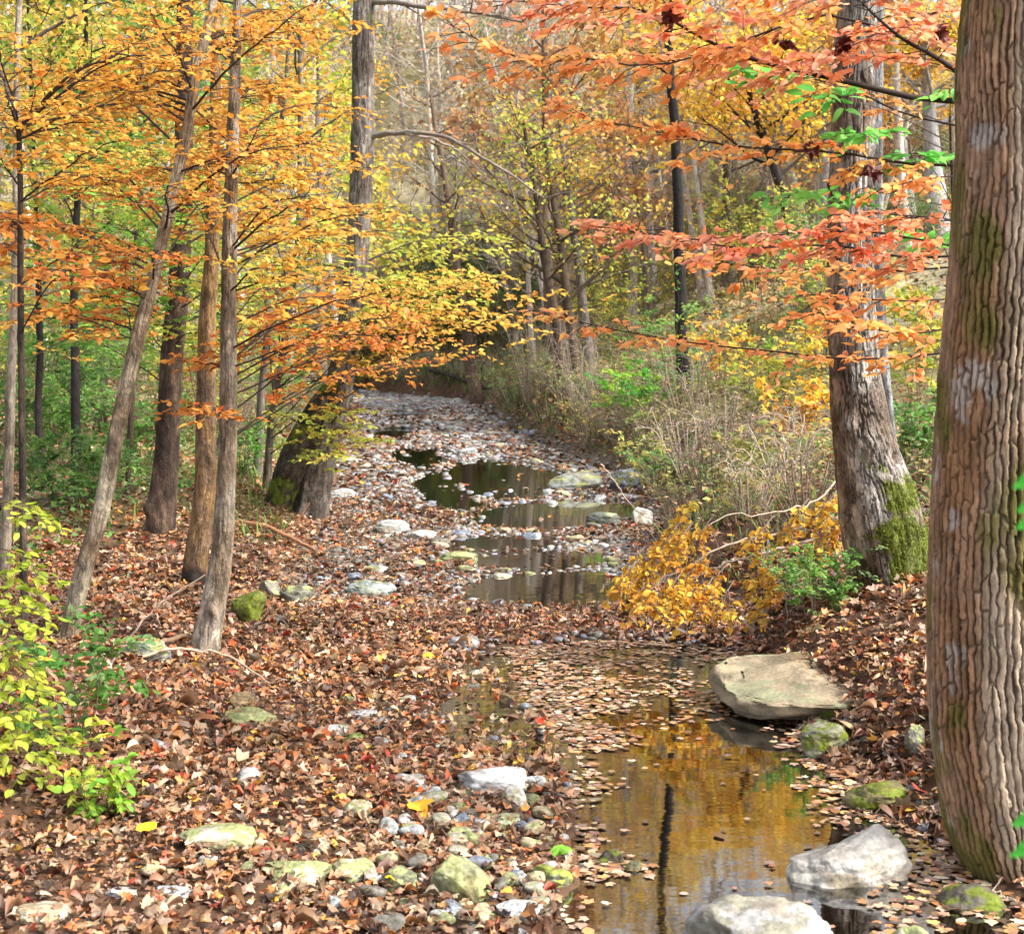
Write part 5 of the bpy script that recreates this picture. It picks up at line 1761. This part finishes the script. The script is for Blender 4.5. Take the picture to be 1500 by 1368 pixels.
    for k, (px, py, side) in enumerate(((440, 640, 0), (400, 600, 0), (340, 640, 0), (480, 590, 0))):
        g = G(px, py)
        s = max(1, g[1] / 14)
        shrub('bare_shrub', 'upright bare twiggy shrub on the left bank by the mossy foot', 'shrub', g, .9 * s * r.uniform(.8, 1.2), .5 * s, 18, 5, 90, .06, LIME, 640 + k, lin(128, 112, 98), group='bare twiggy shrubs on the left bank', arch=.3, sr=.008)
    # out-of-focus green leaves close to the lens on the right
    base = np.array([.86, 1.75, tz(.86, 1.75)])
    root = thing('sapling', 'nearest sapling whose blurred green leaves enter at the right border', 'sapling', base)
    W, L = MB(), Leaves()
    st = smooth_path([base - [0, 0, .1], base + [0, 0, .9], base + [.02, .0, 2.2]], 16)
    tube(W, st, np.linspace(.01, .005, 16), 6, lin(90, 96, 60))
    for px, py in ((1492, 700), (1496, 760), (1485, 1195), (1482, 1240), (1498, 735)):
        e = at(px + 22, py - 12, 1.75)
        s = near_z(st, e[2] + .02)
        tube(W, smooth_path([s, (s + e) / 2 + [0, 0, .01], e], 5), [.002, .0018, .0016, .0014, .001], 4, lin(90, 120, 50))
        f = nrm(np.array([[-.5, 0.1, -.8 if py > 1000 else -.6]]))
        L.add(e[None], f, nrm(np.array([[.3, -1, .3]])), np.array([.034]), lin(80, 190, 70)[None])
    obj('stems', W, M_TWIG, root)
    obj('leaves', L.build(OVAL[:1], r), M_LEAF, root)


def ground_cover():
    r = np.random.default_rng(77)
    # thin dry and green blades: one mass nobody could count
    for nm, lab, n, pal, wid, side in (('dry_grass', 'tangle of dry tan grass and dead stems covering the right bank', 4800, np.array([lin(150, 134, 108), lin(132, 116, 96), lin(116, 100, 84), lin(140, 136, 90), lin(104, 92, 80), lin(128, 136, 84), lin(104, 124, 66)]), .006, 1),
                                       ('grass', 'sparse green grass and shoots along both creek margins', 7000, np.array([lin(110, 150, 60), lin(90, 130, 56), lin(140, 160, 70), lin(130, 140, 80)]), .007, 0)):
        y = 11.5 + 44 * r.random(n) ** 1.25
        s = .05 + r.gamma(1.2, 1.5 if side else 1.1, n)
        if side:
            x = creekR(y) + s
        else:
            sg = r.random(n) < .55
            x = np.where(sg, creekL(y) - s - .3 - (y < 15) * 2.2, creekR(y) + s)
        m = (fbm(x * 1.1, y * 1.1, 3.0 + side, 3) > -.12) & (abs(x) < .45 * y + 1)
        x, y = x[m], y[m]
        k = len(x)
        z = terrain(x, y)
        h = r.uniform(.08, .34, k) * (1 + .02 * y) * (1.0 if side else .8)
        a = r.uniform(0, 6.28, k)
        d = np.stack([np.cos(a), np.sin(a), 0 * a], 1)
        sd = np.stack([-np.sin(a), np.cos(a), 0 * a], 1) * (wid * (.5 + y / 22))[:, None]
        b = np.stack([x, y, z - .02], 1)
        ln = r.uniform(.2, 1.8, k)[:, None]
        p1 = b + d * h[:, None] * ln * .35 + np.array([0, 0, 1]) * h[:, None] * .65
        p2 = b + d * h[:, None] * ln * 1.1 + np.array([0, 0, 1]) * (h * r.uniform(.5, 1.0, k))[:, None]
        v = np.stack([b - sd, b + sd, p1 - sd * .8, p1 + sd * .8, p2], 1).reshape(-1, 3)
        i = np.arange(k)[:, None] * 5
        c = np.repeat(pick(pal, k, r, .2), 5, 0)
        mb = MB()
        mb.add(v, np.concatenate([i + 0, i + 1, i + 3], 1), c)
        f2 = np.concatenate([np.concatenate([i, i + 3, i + 2], 1), np.concatenate([i + 2, i + 3, i + 4], 1)])
        mb.f[3].append(f2)
        tag(obj(nm, mb, M_LEAF), lab, 'grass', kind='stuff')
    # leafy ground cover
    mb = MB()
    for n, y0, y1, pal, sz, side in ((9000, 13, 30, GREEN_L * .8, .08, -1), (12000, 14, 46, OLIVE, .085, 1), (11000, 13, 40, GREEN_L * np.array([.95, .9, 1.1]), .07, 1), (7000, 13, 34, TANL * .8, .08, 1), (8000, 30, 75, OLIVE, .15, 0), (8000, 30, 80, lin(176, 164, 148)[None] * np.array([[1.], [.8], [1.1]]), .15, 0), (26000, 28, 84, TANL * .85, .17, 0)):
        y = y0 + (y1 - y0) * r.random(n) ** 1.2
        if side:
            s = .3 + r.gamma(1.5, 2.2, n) + (.8 if side < 0 else 0)
            x = np.where(side > 0, creekR(y) + s, creekL(y) - s)
        else:
            x = r.uniform(-.48, .48, n) * y
        s = np.maximum(x - creekR(y), creekL(y) - x)
        m = (fbm(x * .8, y * .8, 12.0 + sz * 40, 3) > 0.0) & (s > .25) & (abs(x) < .5 * y)
        x, y = x[m], y[m]
        k = len(x)
        hm = .25 + .5 * np.clip(fbm(x * .7, y * .7, 30.0, 2) + .3, 0, 1)
        z = terrain(x, y) + r.random(k) * hm * (1 + .02 * y) * .8
        f = nrm(r.standard_normal((k, 3)) * [1, 1, .4])
        nn = nrm(np.array([0, 0, 1.0]) + .5 * r.standard_normal((k, 3)))
        place(mb, leaf_small(), np.stack([x, y, z], 1), f, nn, sz * r.uniform(.6, 1.3, k), pick(pal, k, r, .25))
    tag(obj('undergrowth', mb, M_LEAF), 'leafy green and olive ground cover spreading over both banks and the slope', 'undergrowth', kind='stuff')
    # shrubs further back, alike
    protos = []
    sp = [('understorey_shrub', 'loose yellow green understorey shrub on the wooded bank', 'yellow green understorey shrubs', LIME, 1500), ('understorey_shrub', 'loose olive understorey shrub on the wooded bank', 'olive understorey shrubs', OLIVE, 1500),
          ('understorey_shrub', 'mid green understorey shrub on the wooded bank', 'green understorey shrubs', GREEN_L * .85, 1500), ('brush_shrub', 'bare grey brush shrub on the wooded bank', 'bare grey brush shrubs', TANL, 160)]
    for k, (nm, lab, grp, pal, nl) in enumerate(sp):
        protos.append(shrub(nm, lab, 'shrub', (0, 500 + 5 * k, 0), 2.2, 1.3, 16, 9, nl, .11, pal, 700 + k, lin(140, 126, 112) if k == 3 else lin(112, 98, 84), grp, sr=.014, arch=.5))
    used = set()
    n = 0
    while n < 238:
        Y = 20 + 62 * r.random() ** .9
        u = r.uniform(-.45, .45)
        if n >= 120:
            Y, u = (r.uniform(50, 88), r.uniform(-.14, .06)) if n < 160 else (r.uniform(43, 60), r.uniform(-.13, .0))
        x = u * Y
        yv = np.array([Y])
        s = max(x - creekR(yv)[0], creekL(yv)[0] - x)
        if (s < .9 + .02 * Y and Y < 56) or (Y < 27 and x > 0 and s < 3.0):
            continue
        k = r.choice(4, p=[.24, .26, .2, .3]) if n >= 120 else r.choice(4, p=[.26, .28, .22, .24]) if x > 0 else r.choice(4, p=[.3, .16, .38, .16])
        loc = (x, Y, tz(x, Y) - .05)
        sc_ = r.uniform(.55, 1.25)
        if k not in used:
            used.add(k)
            o = protos[k]
            o.location, o.rotation_euler, o.scale = loc, (0, 0, r.uniform(0, 6.28)), (sc_,) * 3
        else:
            dup(protos[k], loc, r.uniform(0, 6.28), sc_)
        n += 1


# ------------------------------------------------------------------ light, camera
def lights():
    w = bpy.data.worlds.new('World')
    sc.world = w
    w.use_nodes = True
    nt = w.node_tree
    bg = nt.nodes['Background']
    sky = nt.nodes.new('ShaderNodeTexSky')
    sky.sky_type = 'NISHITA'
    sky.sun_disc = False
    el, az = math.radians(46), math.radians(108)       # azimuth from +Y clockwise: from the right
    sky.sun_elevation = el
    sky.sun_rotation = az
    sky.air_density = 1.0
    sky.dust_density = 4.0
    sky.ozone_density = 1.0
    hs = nt.nodes.new('ShaderNodeHueSaturation')
    hs.inputs['Saturation'].default_value = 0.5
    nt.links.new(sky.outputs[0], hs.inputs['Color'])
    nt.links.new(hs.outputs[0], bg.inputs[0])
    bg.inputs[1].default_value = 0.14
    ld = bpy.data.lights.new('sun', 'SUN')
    ld.energy = 2.1
    ld.angle = math.radians(15)
    ld.color = (1.0, 0.975, 0.93)
    so = bpy.data.objects.new('sun', ld)
    COL.objects.link(so)
    from mathutils import Vector
    d = Vector((math.sin(az) * math.cos(el), math.cos(az) * math.cos(el), math.sin(el)))
    so.rotation_euler = d.to_track_quat('Z', 'Y').to_euler()
    so.location = d * 60


def camera():
    c = bpy.data.cameras.new('camera')
    c.sensor_width = 36
    c.lens = 36 * F / W0
    c.clip_start = 0.05
    c.clip_end = 2000
    c.dof.use_dof = True
    c.dof.focus_distance = 9.5
    c.dof.aperture_fstop = 5.6
    o = bpy.data.objects.new('camera', c)
    COL.objects.link(o)
    o.location = (0, 0, CAMH)
    o.rotation_euler = (math.pi / 2 - PITCH, 0, 0)
    sc.camera = o


build_ground()
litter_scatter()
rocks()
right_oak()
right_leaner()
beech_right()
left_trees()
woods()
near_plants()
ground_cover()
lights()
camera()
sc.view_settings.view_transform = 'Standard'
sc.view_settings.look = 'None'
sc.view_settings.exposure = 1.68
sc.view_settings.gamma = 1.0
sc.cycles.max_bounces = 7
sc.cycles.diffuse_bounces = 4
sc.cycles.transmission_bounces = 4
sc.cycles.transparent_max_bounces = 6
sc.cycles.glossy_bounces = 3
sc.cycles.sample_clamp_indirect = 8.0
